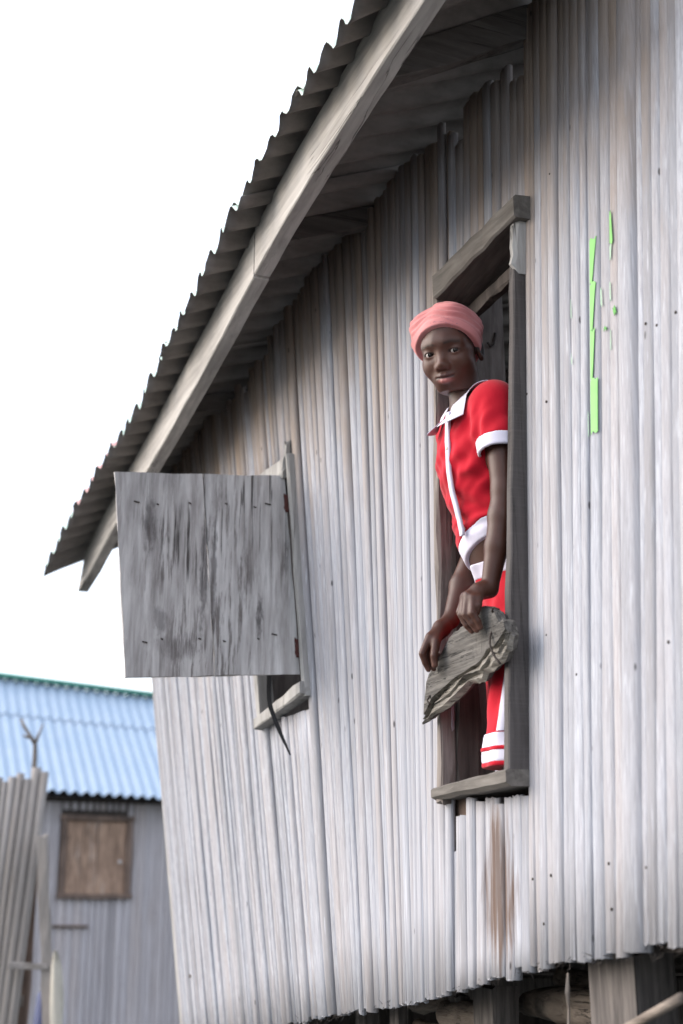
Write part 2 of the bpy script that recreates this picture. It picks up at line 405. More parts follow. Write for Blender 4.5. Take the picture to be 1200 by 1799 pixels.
# short ribs above and below the tall window
SHORT = [(.174, 2.05), (.123, 2.0), (.076, 1.92), (.05, 1.99), (.019, 2.03), (-.03, 2.02), (-.08, 2.0), (-.112, 2.05), (-.169, 1.99), (-.212, 1.97), (-.254, 2.03)]
s_ = JA
while s_ < JB - .012:
    w_ = float(np.clip(rng.normal(.036, .008), .022, .05)); w_ = min(w_, JB - s_); k_ += 1
    so = s_ + w_ / 2
    top = interp(-so, [(-a, b) for a, b in SHORT][::1]) + rng.normal(0, .022)
    ob, _, _ = slat(s_, s_ + w_, 1.562, top, rng.uniform(-.012, -.004), k_, zdiv=5); edge_smooth(ob)
    topb = .236 if so < .06 else .205
    if so < .115:
        ob, _, _ = slat(s_, s_ + w_, interp(so, BOT), topb + rng.normal(0, .006), rng.uniform(-.006, .003), k_ + 900, zdiv=6); edge_smooth(ob)
    else:
        ob, _, _ = slat(s_, s_ + w_, interp(so, BOT), .13, rng.uniform(-.010, -.004), k_ + 900, zdiv=6); edge_smooth(ob)
    s_ += w_
# tan lath behind the gap under the sill
mk('lath', *board((.135, -.03, .0), (.135, -.03, .25), (1, 0, 0), .012, .07, seed=3), M['brown_frame'], house)

# corner post, back and end walls, floor, so that the room behind is a closed, dark room
mk('corner_post', *board((2.72, -.05 + lean(2.7) * -.6, -.7), (2.72, -.05 + lean(2.7) * 1.55, 1.55), (1, 0, 0), .06, .05, seed=4), M['frame'], house)
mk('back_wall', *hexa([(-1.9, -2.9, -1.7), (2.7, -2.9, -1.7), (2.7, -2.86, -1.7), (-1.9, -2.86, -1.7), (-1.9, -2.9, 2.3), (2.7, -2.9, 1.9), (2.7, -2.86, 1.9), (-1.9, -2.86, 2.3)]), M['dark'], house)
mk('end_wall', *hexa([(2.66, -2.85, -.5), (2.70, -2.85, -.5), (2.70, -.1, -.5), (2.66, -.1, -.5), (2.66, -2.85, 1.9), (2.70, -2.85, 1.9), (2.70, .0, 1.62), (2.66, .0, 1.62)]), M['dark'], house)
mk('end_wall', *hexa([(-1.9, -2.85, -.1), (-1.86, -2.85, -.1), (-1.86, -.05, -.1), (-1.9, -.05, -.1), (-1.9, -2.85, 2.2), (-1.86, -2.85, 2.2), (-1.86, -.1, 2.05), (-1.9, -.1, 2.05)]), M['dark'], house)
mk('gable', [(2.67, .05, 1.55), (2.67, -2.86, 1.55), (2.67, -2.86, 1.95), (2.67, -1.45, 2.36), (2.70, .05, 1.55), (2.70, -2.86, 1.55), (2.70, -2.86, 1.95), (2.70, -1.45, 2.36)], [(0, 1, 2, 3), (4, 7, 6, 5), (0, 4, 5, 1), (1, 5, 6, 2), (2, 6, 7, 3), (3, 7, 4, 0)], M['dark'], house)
# unseen gable added to close the step under the roof raised for light
gz0 = lambda o: roofz(-.62, o)
mk('added_step_gable', [(-.64, .46, gz0(.46)), (-.64, -1.45, gz0(-1.45)), (-.64, -1.45, gz0(-1.45) + .64), (-.64, .0, gz0(.0) + .64), (-.61, .46, gz0(.46)), (-.61, -1.45, gz0(-1.45)), (-.61, -1.45, gz0(-1.45) + .64), (-.61, .0, gz0(.0) + .64)], [(0, 1, 2, 3), (4, 7, 6, 5), (0, 4, 5, 1), (1, 5, 6, 2), (2, 6, 7, 3), (3, 7, 4, 0)], M['dark'], house)
for i in range(22):                           # floor boards
    a = -1.85 + i * .205
    mk('floor_board', *board((a + .1, -.03, -.055 - .07 * max(0, a) ), (a + .1, -2.84, -.055 - .07 * max(0, a)), (1, 0, 0), .03, .2, nseg=2, seed=300 + i), M['dark'], house)
for oo in (-.62, -1.4, -2.6):
    mk('floor_beam', *board((-1.9, oo, -.125), (2.68, oo, -.30), (0, 0, 1), .06, .10, nseg=6, seed=40 + int(oo * 10)), M['post'], house)

# posts under the floor
for i, (sa, oo, w_, ln) in enumerate([(-.44, -.10, .16, 0), (.25, -.16, .11, .01), (.56, -.2, .07, 0), (.79, -.16, .055, .02), (1.15, -.2, .08, 0), (1.8, -.2, .09, 0), (2.5, -.16, .09, 0), (-1.2, -.2, .12, 0), (.1, -1.5, .12, 0), (1.4, -1.5, .12, 0), (2.5, -1.5, .12, 0), (-1.2, -1.5, .12, 0), (-1.2, -2.7, .12, 0), (.6, -2.7, .12, 0), (2.4, -2.7, .12, 0)]):
    zt = interp(sa, BOT) + .02
    mk('stilt', *board((sa + ln, oo, -1.9), (sa, oo, zt), (1, 0, 0), w_ * .55, w_, nseg=10, rough=.004, seed=60 + i, wob=.002), M['post'], house)

# roof sheets: corrugated, 1.5 mm thick, lapped; painted side up
def corrugated_sheet(sa, sb, lift, pitch, amp, seed, oin=-1.45, edge=True, mats=('sheet_top', 'sheet_under'), name='roof_sheet'):
    r = np.random.default_rng(seed)
    ns = int((sb - sa) / pitch * 8) + 1
    S = np.linspace(sa, sb, ns)
    rows = [0, .03, .09, .2, .45, .8, 1.3, 1.9]
    cut = r.normal(0, .006); V = []; F = []
    wobs = [.004 * math.sin(i * .35 + seed) + r.normal(0, .0012) for i in range(ns)]
    for side in (0, 1):
        for q in rows:
            for i, s in enumerate(S):
                eo = interp(s, EDGE_O) + cut + (wobs[i] if q == 0 else 0)
                o = eo - q * (eo - oin) / 1.9
                z = roofz(s, o) + lift + amp * (1 + .16 * math.sin(s * 5.3 + seed)) * math.sin(2 * math.pi * s / pitch + .35 * math.sin(s * 3.7)) + .006 * math.sin(s * 2.9 + seed * 2) - .0015 * side - .004 * math.exp(-q * 20) * (1 + math.sin(s * 9))
                V.append((s, o, z))
    nr = len(rows); off = nr * ns; mi = []
    for j in range(nr - 1):
        for i in range(ns - 1):
            a = j * ns + i
            F.append((a, a + ns, a + ns + 1, a + 1)); mi.append(0)
            F.append((a + off, a + 1 + off, a + ns + 1 + off, a + ns + off)); mi.append(1)
    for i in range(ns - 1): F.append((i, i + 1, i + 1 + off, i + off)); mi.append(1)
    for j in range(nr - 1):
        a = j * ns; F.append((a, a + off, a + ns + off, a + ns)); mi.append(1)
        a = j * ns + ns - 1; F.append((a, a + ns, a + ns + off, a + off)); mi.append(1)
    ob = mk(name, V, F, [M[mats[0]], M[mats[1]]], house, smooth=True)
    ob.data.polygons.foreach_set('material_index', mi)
    return ob
PITCHR = .102
seams = [-1.9, -1.26, -.62, -.11, .40, 1.14, 1.87, 2.42, 2.96]
for i, (a, b) in enumerate(zip(seams[:-1], seams[1:])):
    corrugated_sheet(a - (.0 if i == 2 else .05), b + (.0 if i in (1, 7) else .05), (.62 if i < 2 else .018) + .004 * (i % 2), PITCHR, .0195, 70 + i, mats=('sheet_red' if i == 6 else 'sheet_top', 'sheet_under'))  # near-end sheets, out of view, are raised so no eave shades the wall
# back slope of the roof, out of sight but keeping the room dark
rz0, rz1 = roofz(-1.9, -1.45) + .6, roofz(2.95, -1.45)
mk('roof_sheet', *hexa([(-1.9, -3.2, rz0 - .6), (2.95, -3.2, rz1 - .6), (2.95, -1.44, rz1 - .0), (-1.9, -1.44, rz0), (-1.9, -3.2, rz0 - .58), (2.95, -3.2, rz1 - .58), (2.95, -1.44, rz1 + .02), (-1.9, -1.44, rz0 + .02)]), M['sheet_under'], house)

# fascia boards hung under the sheets near their edge
FO = .362
def fascia(sa, sb, hgt, seed, tip=0.0, drop=0.0):
    r = np.random.default_rng(seed); V = []; F = []
    nseg = 16; h0 = -.002
    for i in range(nseg + 1):
        t = i / nseg; s = sa + (sb - sa) * t
        zt = roofz(s, FO) + h0 - drop; hb = hgt + r.normal(0, .0012)
        th = .044
        sl = s
        for (oo, zz) in ((FO + th / 2, zt - .004), (FO + th / 2, zt - hb + .003), (FO + th / 2 - .003, zt - hb), (FO - th / 2, zt - hb), (FO - th / 2, zt)):
            s2 = s + (tip * (zt - zz) / hb if i == nseg else 0)
            V.append((s2, oo + r.normal(0, .0006), zz))
    for i in range(nseg):
        for k in range(5):
            a = i * 5 + k; b = i * 5 + (k + 1) % 5; F.append((a, a + 5, b + 5, b))
    F.append((0, 1, 2, 3, 4)); F.append(tuple(nseg * 5 + k for k in (4, 3, 2, 1, 0)))
    mk('fascia_board', V, F, M['fascia'], house)
fascia(-.63, .515, .145, 81)
fascia(.522, 2.86, .143, 82, tip=.13, drop=.004)

# rafters under the sheets
for i, (s, h) in enumerate([(-.60, .07), (-.22, .085), (.50, .06), (1.50, .06), (2.25, .06), (2.72, .06)]):
    pa = (s, FO - .02, roofz(s, FO - .02) - .006 - h / 2); pb = (s, -1.4, roofz(s, -1.4) - .006 - h / 2)
    mk('rafter', *board(pa, pb, (0, 0, 1), .045, h, nseg=10, rough=.003, seed=90 + i, wob=.0012), M['rafter'], house)
# wall plate behind the slat tops
for a, b in ((-.58, .45), (.45, 2.66)):
    mk('wall_plate', *board((a, -.17 + lean(a) * 1.9, roofz(a, .0) - .10), (b, -.17 + lean(b) * 1.7, roofz(b, .1) - .10), (0, 0, 1), .05, .07, nseg=8, seed=97), M['dark'], house)

# ------------------------------------------------------------------ the tall window: frame parts
win = mk('window', *board(wo_(JB + .010, .004, ZS - .03), wo_(JB + .010, .006, ZH), (0, 1, 0), .024, .042, nseg=14, rough=.0028, seed=21, wob=.0012), M['inner'], house)
win['label'] = 'tall narrow glassless window with a rough timber frame'
def winp(name, vf, mat): return mk(name, vf[0] - 0 * np.array(house['_b'][:]), vf[1], M[mat], win)
def nearjamb():
    V = []; F = []; r = np.random.default_rng(31); ns = 16
    for i in range(ns + 1):
        z = ZS + .0 + (ZH - ZS - .02) * i / ns; t = i / ns
        fo = .050 - .024 * t + r.normal(0, .0012)
        a = wo_(JA, -.09, z); sA, sB = JA - .002, JA + .020 + r.normal(0, .001)
        for (s, o) in ((sA, -.09), (sA, fo - .003), (sA + .003, fo), (sB - .004, fo + .001), (sB, fo - .004), (sB, -.09)):
            V.append(wo_(s, o, z))
    for i in range(ns):
        for k in range(6):
            A = i * 6 + k; B = i * 6 + (k + 1) % 6; F.append((A, B, B + 6, A + 6))
    F.append((5, 4, 3, 2, 1, 0)); F.append(tuple(ns * 6 + k for k in range(6)))
    return np.array(V), F
winp('jamb', nearjamb(), 'sawn')
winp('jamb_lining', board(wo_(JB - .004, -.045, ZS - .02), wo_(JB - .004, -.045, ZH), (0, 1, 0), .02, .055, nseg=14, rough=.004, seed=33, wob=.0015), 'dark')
def quadboard(p, th_dir, th):
    p = [np.array(q, float) for q in p]; t = np.array(th_dir, float) * th
    return hexa(p + [q + t for q in p])
# sill with a thick near end
def sill():
    V = []; F = []; r = np.random.default_rng(35); ns = 8
    for i in range(ns + 1):
        t = i / ns; s = JA - .004 + (JB + .035 - JA) * t
        fo = .058 - .024 * t + r.normal(0, .001); zt = ZS + .012 - .006 * t; zb = zt - .033 + .006 * t
        for (o, z) in ((-.10, zb), (fo - .012, zb - .002), (fo, zb + .006), (fo + .001, zt - .004), (fo - .005, zt), (-.10, zt + .004)):
            V.append(wo_(s, o, z + r.normal(0, .0008)))
    for i in range(ns):
        for k in range(6):
            A = i * 6 + k; B = i * 6 + (k + 1) % 6; F.append((A, A + 6, B + 6, B))
    F.append(tuple(range(6))); F.append(tuple(ns * 6 + k for k in range(5, -1, -1)))
    return np.array(V), F
winp('sill', sill(), 'hood')
# hood over the head of the window
def hood():
    V = []; F = []; r = np.random.default_rng(37); ns = 8
    for i in range(ns + 1):
        t = i / ns; s = JA - .026 + (JB - .012 - JA + .026) * t
        fo = .042 - .004 * t + r.normal(0, .001); zt = 1.580 + .036 * (1 - t) + r.normal(0, .0008); zb = zt - .058 - .012 * t
        for (o, z) in ((-.11, zb + .006), (fo - .006, zb), (fo, zb + .005), (fo + .002, zt - .006), (fo - .004, zt), (.0, zt + .004), (-.11, zt)):
            V.append(wo_(s, o, z))
    for i in range(ns):
        for k in range(7):
            A = i * 7 + k; B = i * 7 + (k + 1) % 7; F.append((A, A + 7, B + 7, B))
    F.append(tuple(range(7))); F.append(tuple(ns * 7 + k for k in range(6, -1, -1)))
    return np.array(V), F
winp('hood', hood(), 'hood')
ck = []; cf = []
r5 = np.random.default_rng(41)
for i in range(7):
    t = i / 6; z = 1.560 - .135 * t
    fo = .030 + .006 * t + r5.normal(0, .002) - (.02 if i == 6 else 0)
    for (s, o) in ((JA - .012 + .006 * t, .0), (JA - .012 + .006 * t, fo - .010), (JA - .004, fo), (JA + .010 - .006 * t, fo), (JA + .016 - .006 * t, .0)):
        ck.append(wo_(s, o, z))
for i in range(6):
    for k in range(5):
        A = i * 5 + k; B = i * 5 + (k + 1) % 5; cf.append((A, B, B + 5, A + 5)[::-1])
cf.append((4, 3, 2, 1, 0)[::-1]); cf.append(tuple(30 + k for k in range(5))[::-1])
winp('hood_cheek', (np.array(ck), cf), 'frame')
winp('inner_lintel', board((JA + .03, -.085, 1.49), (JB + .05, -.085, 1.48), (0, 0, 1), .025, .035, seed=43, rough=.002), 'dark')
# leaf of the inner door, swung back into the room
winp('door_leaf', board((.19, -.125, ZS - .2), (.185, -.125, 1.62), (0, 1, 0), .022, .155, nseg=10, rough=.003, seed=45), 'inner')
winp('inner_post', board((.16, -.255, ZS - .2), (.16, -.255, 1.7), (0, 1, 0), .03, .03, nseg=8, rough=.003, seed=47), 'brown_frame')
winp('latch_hook', tube([(.172, -.175, 1.46), (.168, -.17, 1.44), (.166, -.165, 1.425), (.166, -.155, 1.418), (.166, -.148, 1.428)], .0035, 6), 'iron')

# ------------------------------------------------------------------ the shuttered window
lw = mk('window', *board(wo_(.958, .012, .60), wo_(.958, .016, 1.335), (0, 1, 0), .022, .030, nseg=8, rough=.0015, seed=51), M['frame'], house)
lw['label'] = 'small window with a plank shutter swung open'
def lwp(name, vf, mat): return mk(name, vf[0], vf[1], M[mat], lw)
lwp('sill', board(wo_(.945, .018, .622), wo_(1.352, .016, .565), (0, 0, 1), .045, .036, nseg=6, rough=.0015, seed=53), 'frame')
lwp('jamb', board(wo_(1.335, .002, .58), wo_(1.335, .002, 1.32), (0, 1, 0), .03, .05, nseg=6, seed=54), 'frame')
lwp('head', board(wo_(.98, .002, 1.315), wo_(1.33, .002, 1.315), (0, 0, 1), .03, .05, nseg=4, seed=55), 'frame')
lwp('inner_board', board((1.43, -.07, .45), (1.43, -.02, 1.3), (0, 1, 0), .02, .2, seed=56), 'inner')
# shutter: two planks on the near jamb, standing square out of the wall
def shutter_plank(o0, o1, seed):
    r = np.random.default_rng(seed); V = []; F = []
    nz, no = 12, 6; s0 = 1.0
    def P(u, v, side):
        # u across (0 hinge .. 1 free), v up
        lo = .074 + (.590 - .074) * u; hi = .128 + (.650 - .128) * u
        zl = .668 - .039 * u; zh = 1.274 - .050 * u
        o = lo + (hi - lo) * v; z = zl + (zh - zl) * v
        return [s0 + .012 * u - .011 * side - .02 * u * v, o, z]
    for side in (0, 1):
        for j in range(nz + 1):
            for i in range(no + 1):
                u = o0 + (o1 - o0) * i / no; p = P(u, j / nz, side)
                if i in (0, no): p[1] += r.normal(0, .0012)
                if j in (0, nz): p[2] += r.normal(0, .0012)
                p[0] += r.normal(0, .0004)
                V.append(p)
    nn = no + 1; off = nn * (nz + 1)
    for j in range(nz):
        for i in range(no):
            a = j * nn + i
            F.append((a, a + 1, a + nn + 1, a + nn)); F.append((a + off, a + nn + off, a + nn + 1 + off, a + 1 + off))
        a = j * nn; F.append((a, a + nn, a + nn + off, a + off))
        a = j * nn + no; F.append((a, a + off, a + nn + off, a + nn))
    for i in range(no):
        a = i; F.append((a, a + off, a + 1 + off, a + 1))
        a = nz * nn + i; F.append((a, a + 1, a + 1 + off, a + off))
    return np.array(V), F
sh = mk('shutter', *shutter_plank(.0, .492, 57), M['shutter'], lw)
sh['label'] = 'grey weathered two-plank shutter standing open'
mk('plank', *shutter_plank(.4985, 1.0, 58), M['shutter_knot'], lw)
# nails clenched across the planks
def shp(px, pz):  # px: 0 free edge .. 1 hinge
    u = 1 - px; lo = .074 + .516 * u; hi = .128 + .522 * u; zl = .668 - .039 * u; zh = 1.274 - .05 * u
    return np.array([1.0 + .012 * u - .0125 - .02 * u * pz, lo + (hi - lo) * pz, zl + (zh - zl) * pz])
for (a, b, ln) in ((.10, .845, .016), (.225, .845, .006), (.42, .84, .007), (.62, .838, .007), (.80, .84, .008), (.885, .838, .018), (.10, .17, .014), (.22, .165, .006), (.42, .17, .008), (.585, .17, .008), (.775, .172, .006), (.885, .18, .016)):
    p = shp(a + rng.normal(0, .012), b + rng.normal(0, .012))
    mk('nail', *tube([p + (0, -ln / 2, -.001), p + (-.001, ln / 2, .001)], .0020, 6), M['iron'], lw)
for z_ in (.865, .135):
    p = shp(.99, z_ - .05); q = shp(.99, z_ + .04)
    mk('hinge', *board(p + (0, -.004, 0), q + (0, -.004, 0), (0, 1, 0), .004, .013, seed=59), M['rust_red'], lw)
lwp('batten', board(wo_(.985, .03, 1.27), wo_(.975, .012, 1.38), (0, 1, 0), .014, .02, seed=50), 'frame')

# strap hanging out of the small window
pts = []
for t in np.linspace(0, 1, 14):
    z_ = .72 - .275 * t
    pts.append((1.155 - .065 * max(0, t - .35), .043 + lean(1.15) * z_ + .012 * math.sin(t * 3.0) - .055 * max(0, t - .45), z_))
sv, sf = [], []
for i, p in enumerate(pts):
    hw = .0075 * (1 if i < 9 else 1 - (i - 9) * .16)
    for s2 in (-1, 1):
        for dz in (0, .0025): sv.append((p[0] + s2 * hw * .35 + dz, p[1] + s2 * hw * .9, p[2] + dz))
for i in range(13):
    a = i * 4
    for (x, y) in ((0, 1), (1, 3), (3, 2), (2, 0)): sf.append((a + x, a + y, a + y + 4, a + x + 4))
sf.append((0, 2, 3, 1)); sf.append((52, 53, 55, 54))
wall_mesh('strap', sv, sf, M['black'], 'thin black strap dangling over the sill of the shuttered window', 'strap')

# ------------------------------------------------------------------ torn strips of green paper glued to the ribs
def scrap(si, t0, t1, z0, z1, mat, skew0=0.0, skew1=0.0):
    a, b, pr_, bz = SLATS[si]; sm = (a + b) / 2; half = (b - a) / 2 + .0035
    V = []; F = []; nz = 6; nt_ = 4
    for side in (0, 1):
        for j in range(nz + 1):
            v = j / nz; z = z0 + (z1 - z0) * v
            for i in range(nt_ + 1):
                u = i / nt_; A = t0 + skew0 * v; B = t1 + skew1 * v
                t = A + (B - A) * u
                o = pr_ + lean(sm) * z + bz * math.sqrt(max(0, 1 - abs(t) ** 2.4)) - .004 + .0035 - .001 * side
                V.append((sm + t * half, o, z + .004 * math.sin(u * 7 + z0 * 90) * (1 if j in (0, nz) else 0)))
    nn = nt_ + 1; off = nn * (nz + 1)
    for j in range(nz):
        for i in range(nt_):
            q = j * nn + i
            F.append((q, q + nn, q + nn + 1, q + 1)); F.append((q + off, q + 1 + off, q + nn + 1 + off, q + nn + off))
    for i in range(nt_): F.append((i, i + 1, i + 1 + off, i + off)); q = nz * nn + i; F.append((q, q + off, q + 1 + off, q + 1))
    for j in range(nz): q = j * nn; F.append((q, q + off, q + nn + off, q + nn)); q = j * nn + nt_; F.append((q, q + nn, q + nn + off, q + off))
    mk('paper_scrap', V, F, M[mat], house)
def slat_at(s): return min(range(len(SLATS)), key=lambda i: abs((SLATS[i][0] + SLATS[i][1]) / 2 - s))
i1 = slat_at(-.490); i2 = slat_at(-.558); i3 = slat_at(-.526); i4 = slat_at(-.42); i5 = slat_at(-.464)
for (z0, z1, lo0, lo1) in ((1.2855, 1.39, -.12, -.72), (1.1755, 1.285, -.10, -.62), (1.0645, 1.175, -.06, -.45), (.945, 1.064, -.70, -.74)):
    scrap(i1, lo0, .30, z0, z1, 'green_paper', skew0=lo1 - lo0)
scrap(i2, -.25, .40, 1.35, 1.425, 'green_paper', .35, .0); scrap(i2, .15, .40, 1.315, 1.348, 'green_pale', -.1, 0)
scrap(i2, -.8, -.35, 1.182, 1.198, 'dark_green', .2, .2)
scrap(i2, .2, .40, 1.22, 1.26, 'green_pale', .1, .1); scrap(i3, .1, .3, 1.22, 1.26, 'green_pale', .1, .1)
scrap(i3, -.6, -.2, 1.160, 1.165, 'dark_green'); scrap(i2, .25, .4, 1.11, 1.15, 'green_pale', .05, .0)
scrap(i4, .3, .45, 1.24, 1.28, 'green_pale', .1, .0); scrap(i4, .2, .4, 1.13, 1.15, 'green_pale', .2, .0); scrap(i5, .1, .3, .95, 1.0, 'green_pale', .1, .1)

rn = np.random.default_rng(23)
for _ in range(46):
    si = rn.integers(0, len(SLATS)); a_, b_, pr_, bz_ = SLATS[si]; sm_ = (a_ + b_) / 2; z_ = rn.choice([.02, .52, 1.12, 1.66]) + rn.normal(0, .035)
    t_ = rn.uniform(-.5, .1); o_ = pr_ + lean(sm_) * z_ + bz_ * math.sqrt(1 - abs(t_) ** 2.4) - .004
    c_ = np.array([sm_ + t_ * (b_ - a_) / 2, o_, z_])
    if rn.random() < .55: mk('nail_head', *tube([c_ + (0, -.002, 0), c_ + (0, .0008, 0), c_ + (0, .0018, 0)], [.0030, .0032, .0016], 7), M['iron'], house)

# torn fibres along the lower ends of the ribs
fv = []; ff = []
rf = np.random.default_rng(77)
for _ in range(520):
    s = rf.uniform(-1.1, 1.6); z = interp(s, BOT) + rf.normal(0, .006); ln = abs(rf.normal(.012, .010)); o = rf.uniform(-.012, .004) + lean(s) * z
    dv = np.array([rf.normal(.6, .7), rf.normal(.1, .4), rf.normal(-.5, .35)]); dv /= np.linalg.norm(dv)
    p = np.array([s, o, z]); q = p + dv * ln; wv = np.array([.0, .0, .0011]); b = len(fv)
    fv += [p - wv, p + wv, p + (0, .0012, 0), q]; ff += [(b, b + 1, b + 3), (b + 1, b + 2, b + 3), (b + 2, b, b + 3)]
tag(mk('frayed_fibre', fv, ff, M['bark_fibre'], house), kind='stuff')

# ------------------------------------------------------------------ logs stored under the floor
logs = [((-.16, -.22, -.21), (.42, -.34, -.225), .036, 'thickest pale log of the stack between the two board stilts'),
        ((-.20, -.20, -.275), (.50, -.30, -.30), .028, 'lowest pale log under the floor between the board stilts'),
        ((-.22, -.27, -.16), (.34, -.40, -.155), .026, 'dark crooked log wedged right under the floor beams'),
        ((.36, -.24, -.24), (.60, -.20, -.25), .034, 'short log poking out left of the middle stilt'),
        ((.52, -.22, -.30), (.98, -.30, -.33), .030, 'log lying low beneath the wall left of the stilts'),
        ((.62, -.33, -.24), (1.15, -.36, -.27), .028, 'dark log in the gap under the left wall end'),
        ((-.75, -.30, -.20), (-.3, -.36, -.20), .03, 'log behind the wide right-hand stilt')]
for i, (a, b, r_, lab) in enumerate(logs):
    a = np.array(a); b = np.array(b); rr = np.random.default_rng(200 + i)
    pts = [a + (b - a) * t + np.array([0, rr.normal(0, .004), .012 * math.sin(t * 3.1 + i) + rr.normal(0, .002)]) for t in np.linspace(0, 1, 11)]
    rad = [r_ * (1 + .22 * math.sin(t * 4 + i * 2)) for t in np.linspace(0, 1, 11)]
    v, f = tube(pts, rad, 12, jit=.05, seed=i)
    wall_mesh('log', v, f, M['log'], lab, 'log', 'logs stored under the house', smooth=True)
v, f = tube([(-.62, .10, -.24), (-.56, .11, -.19), (-.70, .10, -.16)][0:1] + [(-.50, .02, -.225), (-.62, .0, -.185), (-.74, -.01, -.148)], [.013, .013, .012, .011], 8)
v, f = tube([(-.40, .02, -.265), (-.52, .02, -.222), (-.64, .02, -.18), (-.76, .02, -.138)], [.010, .010, .009, .009], 10, jit=.06)
wall_mesh('pole', v, f, M['log'], 'slanting grey pole in front of the wide right-hand stilt', 'pole', smooth=True)
v, f = tube([(-.36, .0, -.115), (-.362, .002, -.15), (-.357, .0, -.18), (-.36, .003, -.215), (-.356, .0, -.235)], [.002, .0038, .0026, .0032, .001], 6, jit=.3, seed=3)
wall_mesh('rag_strip', v, f, M['bark'], 'thin grey rag strip hanging beside the wide stilt', 'rag')

# ------------------------------------------------------------------ the split plank nailed across the tall window
def split_plank():
    r = np.random.default_rng(91)
    # outline in (s, z) on the face, from the near end along the top, down the far end, back along the bottom
    top = [(-.293, .586), (-.280, .592), (-.262, .594), (-.248, .612), (-.231, .624), (-.205, .638), (-.179, .639), (-.154, .632), (-.089, .612), (-.030, .602), (.016, .575), (.065, .550), (.094, .537)]
    mid = [(-.298, .563), (-.276, .556), (-.252, .549), (-.235, .543), (-.215, .536), (-.196, .529), (-.180, .521), (-.150, .515), (-.125, .509), (-.068, .501), (-.010, .491), (.071, .475), (.119, .448)]
    bot = [(-.305, .545), (-.294, .522), (-.280, .512), (-.262, .507), (-.244, .503), (-.218, .494), (-.191, .487), (-.165, .481), (-.136, .476), (-.066, .466), (-.007, .448), (.085, .433), (.150, .420)]
    def resample(L):
        L = np.array(L); t = np.linspace(0, 1, len(L)); q = np.linspace(0, 1, 44)
        return np.stack([np.interp(q, t, L[:, 0]), np.interp(q, t, L[:, 1])], 1)
    top, mid, bot = resample(top), resample(mid), resample(bot)
    lowf = lambda a: np.interp(np.arange(44), np.arange(0, 44, 3), r.normal(0, a, 15))
    top[:, 1] += lowf(.0035) + r.normal(0, .001, 44); mid[:, 1] += lowf(.004); bot[:, 1] += lowf(.004) + r.normal(0, .0012, 44)
    strand = [lowf(.0016) for _ in range(5)]; strand_o = [lowf(.003) for _ in range(5)]
    top[:, 0] += .030; mid[:, 0] += .030; bot[:, 0] += .030
    n = len(top); V = []; F = []; K = 5
    FO_, BO = .062, .034
    cols = []
    for i in range(n):
        t = np.array(top[i]); b = np.array(mid[i]); c = np.array(bot[i])
        ring = []
        for k in range(K + 1):                     # face from top to its broken lower arris
            q = t + (b - t) * k / K + (r.normal(0, .0008, 2) if 0 < k < K else 0)
            ring.append((q[0], FO_ + r.normal(0, .0005) - (.004 if k == 0 else 0), q[1]))
        for (u, do) in ((.06, -.010), (.38, -.002), (.46, -.013), (.78, -.006), (1.0, -.016)):   # split, layered lower edge
            kk_ = len(ring) - K - 1
            q = b + (c - b) * u
            ring.append((q[0], FO_ + do + strand_o[kk_][i] + r.normal(0, .0004), q[1] + strand[kk_][i]))
        ring.append((c[0], BO - .002, c[1] + .008)); ring.append((t[0], BO, t[1]))
        
        cols.append(ring)
    m_ = len(cols[0]); mi = []
    for rg in cols: V += rg
    for i in range(n - 1):
        for k in range(m_):
            a = i * m_ + k; b = i * m_ + (k + 1) % m_
            F.append((a, a + m_, b + m_, b)[::-1]); mi.append(1 if K <= k < K + 5 else 0)
    F.append(tuple(range(m_))); mi.append(0); F.append(tuple((n - 1) * m_ + k for k in range(m_ - 1, -1, -1))); mi.append(1)
    ob = wall_mesh('split_plank', V, F, [M['driftwood'], M['drifedge']], 'ragged split plank nailed across the tall window under the hands', 'plank')
    ob.data.polygons.foreach_set('material_index', mi)
    return ob, np.array(V)
plank, PV = split_plank()
def plank_child(name, v, f, mat):
    b = (PV.min(0) + PV.max(0)) / 2; b[2] = PV[:, 2].min()
    return mk(name, np.asarray(v) - b, f, M[mat], plank, smooth=True)
def arc(pts, n=10):
    pts = np.array(pts, float); t = np.linspace(0, len(pts) - 1, n); i = np.clip(t.astype(int), 0, len(pts) - 2); u = (t - i)[:, None]
    return pts[i] * (1 - u) + pts[i + 1] * u
lp = lambda s, o, z: (s, o + lean(s) * z, z)
plank_child('bent_nail', *tube(arc([lp(-0.203, 0.070, 0.581), lp(-0.211, 0.085, 0.566), lp(-0.218, 0.090, 0.541), lp(-0.230, 0.085, 0.516), lp(-0.246, 0.080, 0.498)]), .0024, 6), 'iron')
plank_child('bent_nail', *tube(arc([lp(-0.206, 0.068, 0.606), lp(-0.211, 0.080, 0.618), lp(-0.224, 0.084, 0.624), lp(-0.233, 0.075, 0.618)]), .0022, 6), 'iron')
plank_child('bent_nail', *tube(arc([lp(0.107, 0.070, 0.481), lp(0.102, 0.080, 0.468), lp(0.092, 0.078, 0.458)]), .0022, 6), 'iron')

# ------------------------------------------------------------------ blue-roofed house behind
HB = np.array([-2.18, 12.5, 0]); E_ = np.array([.92, .39, 0]); E_ /= np.linalg.norm(E_)
bh = empty('blue_roofed_house', (HB[0], HB[1], EYE), math.atan2(E_[1], E_[0]), 'distant palm-rib house under a pale blue corrugated roof with green ridge', 'house')
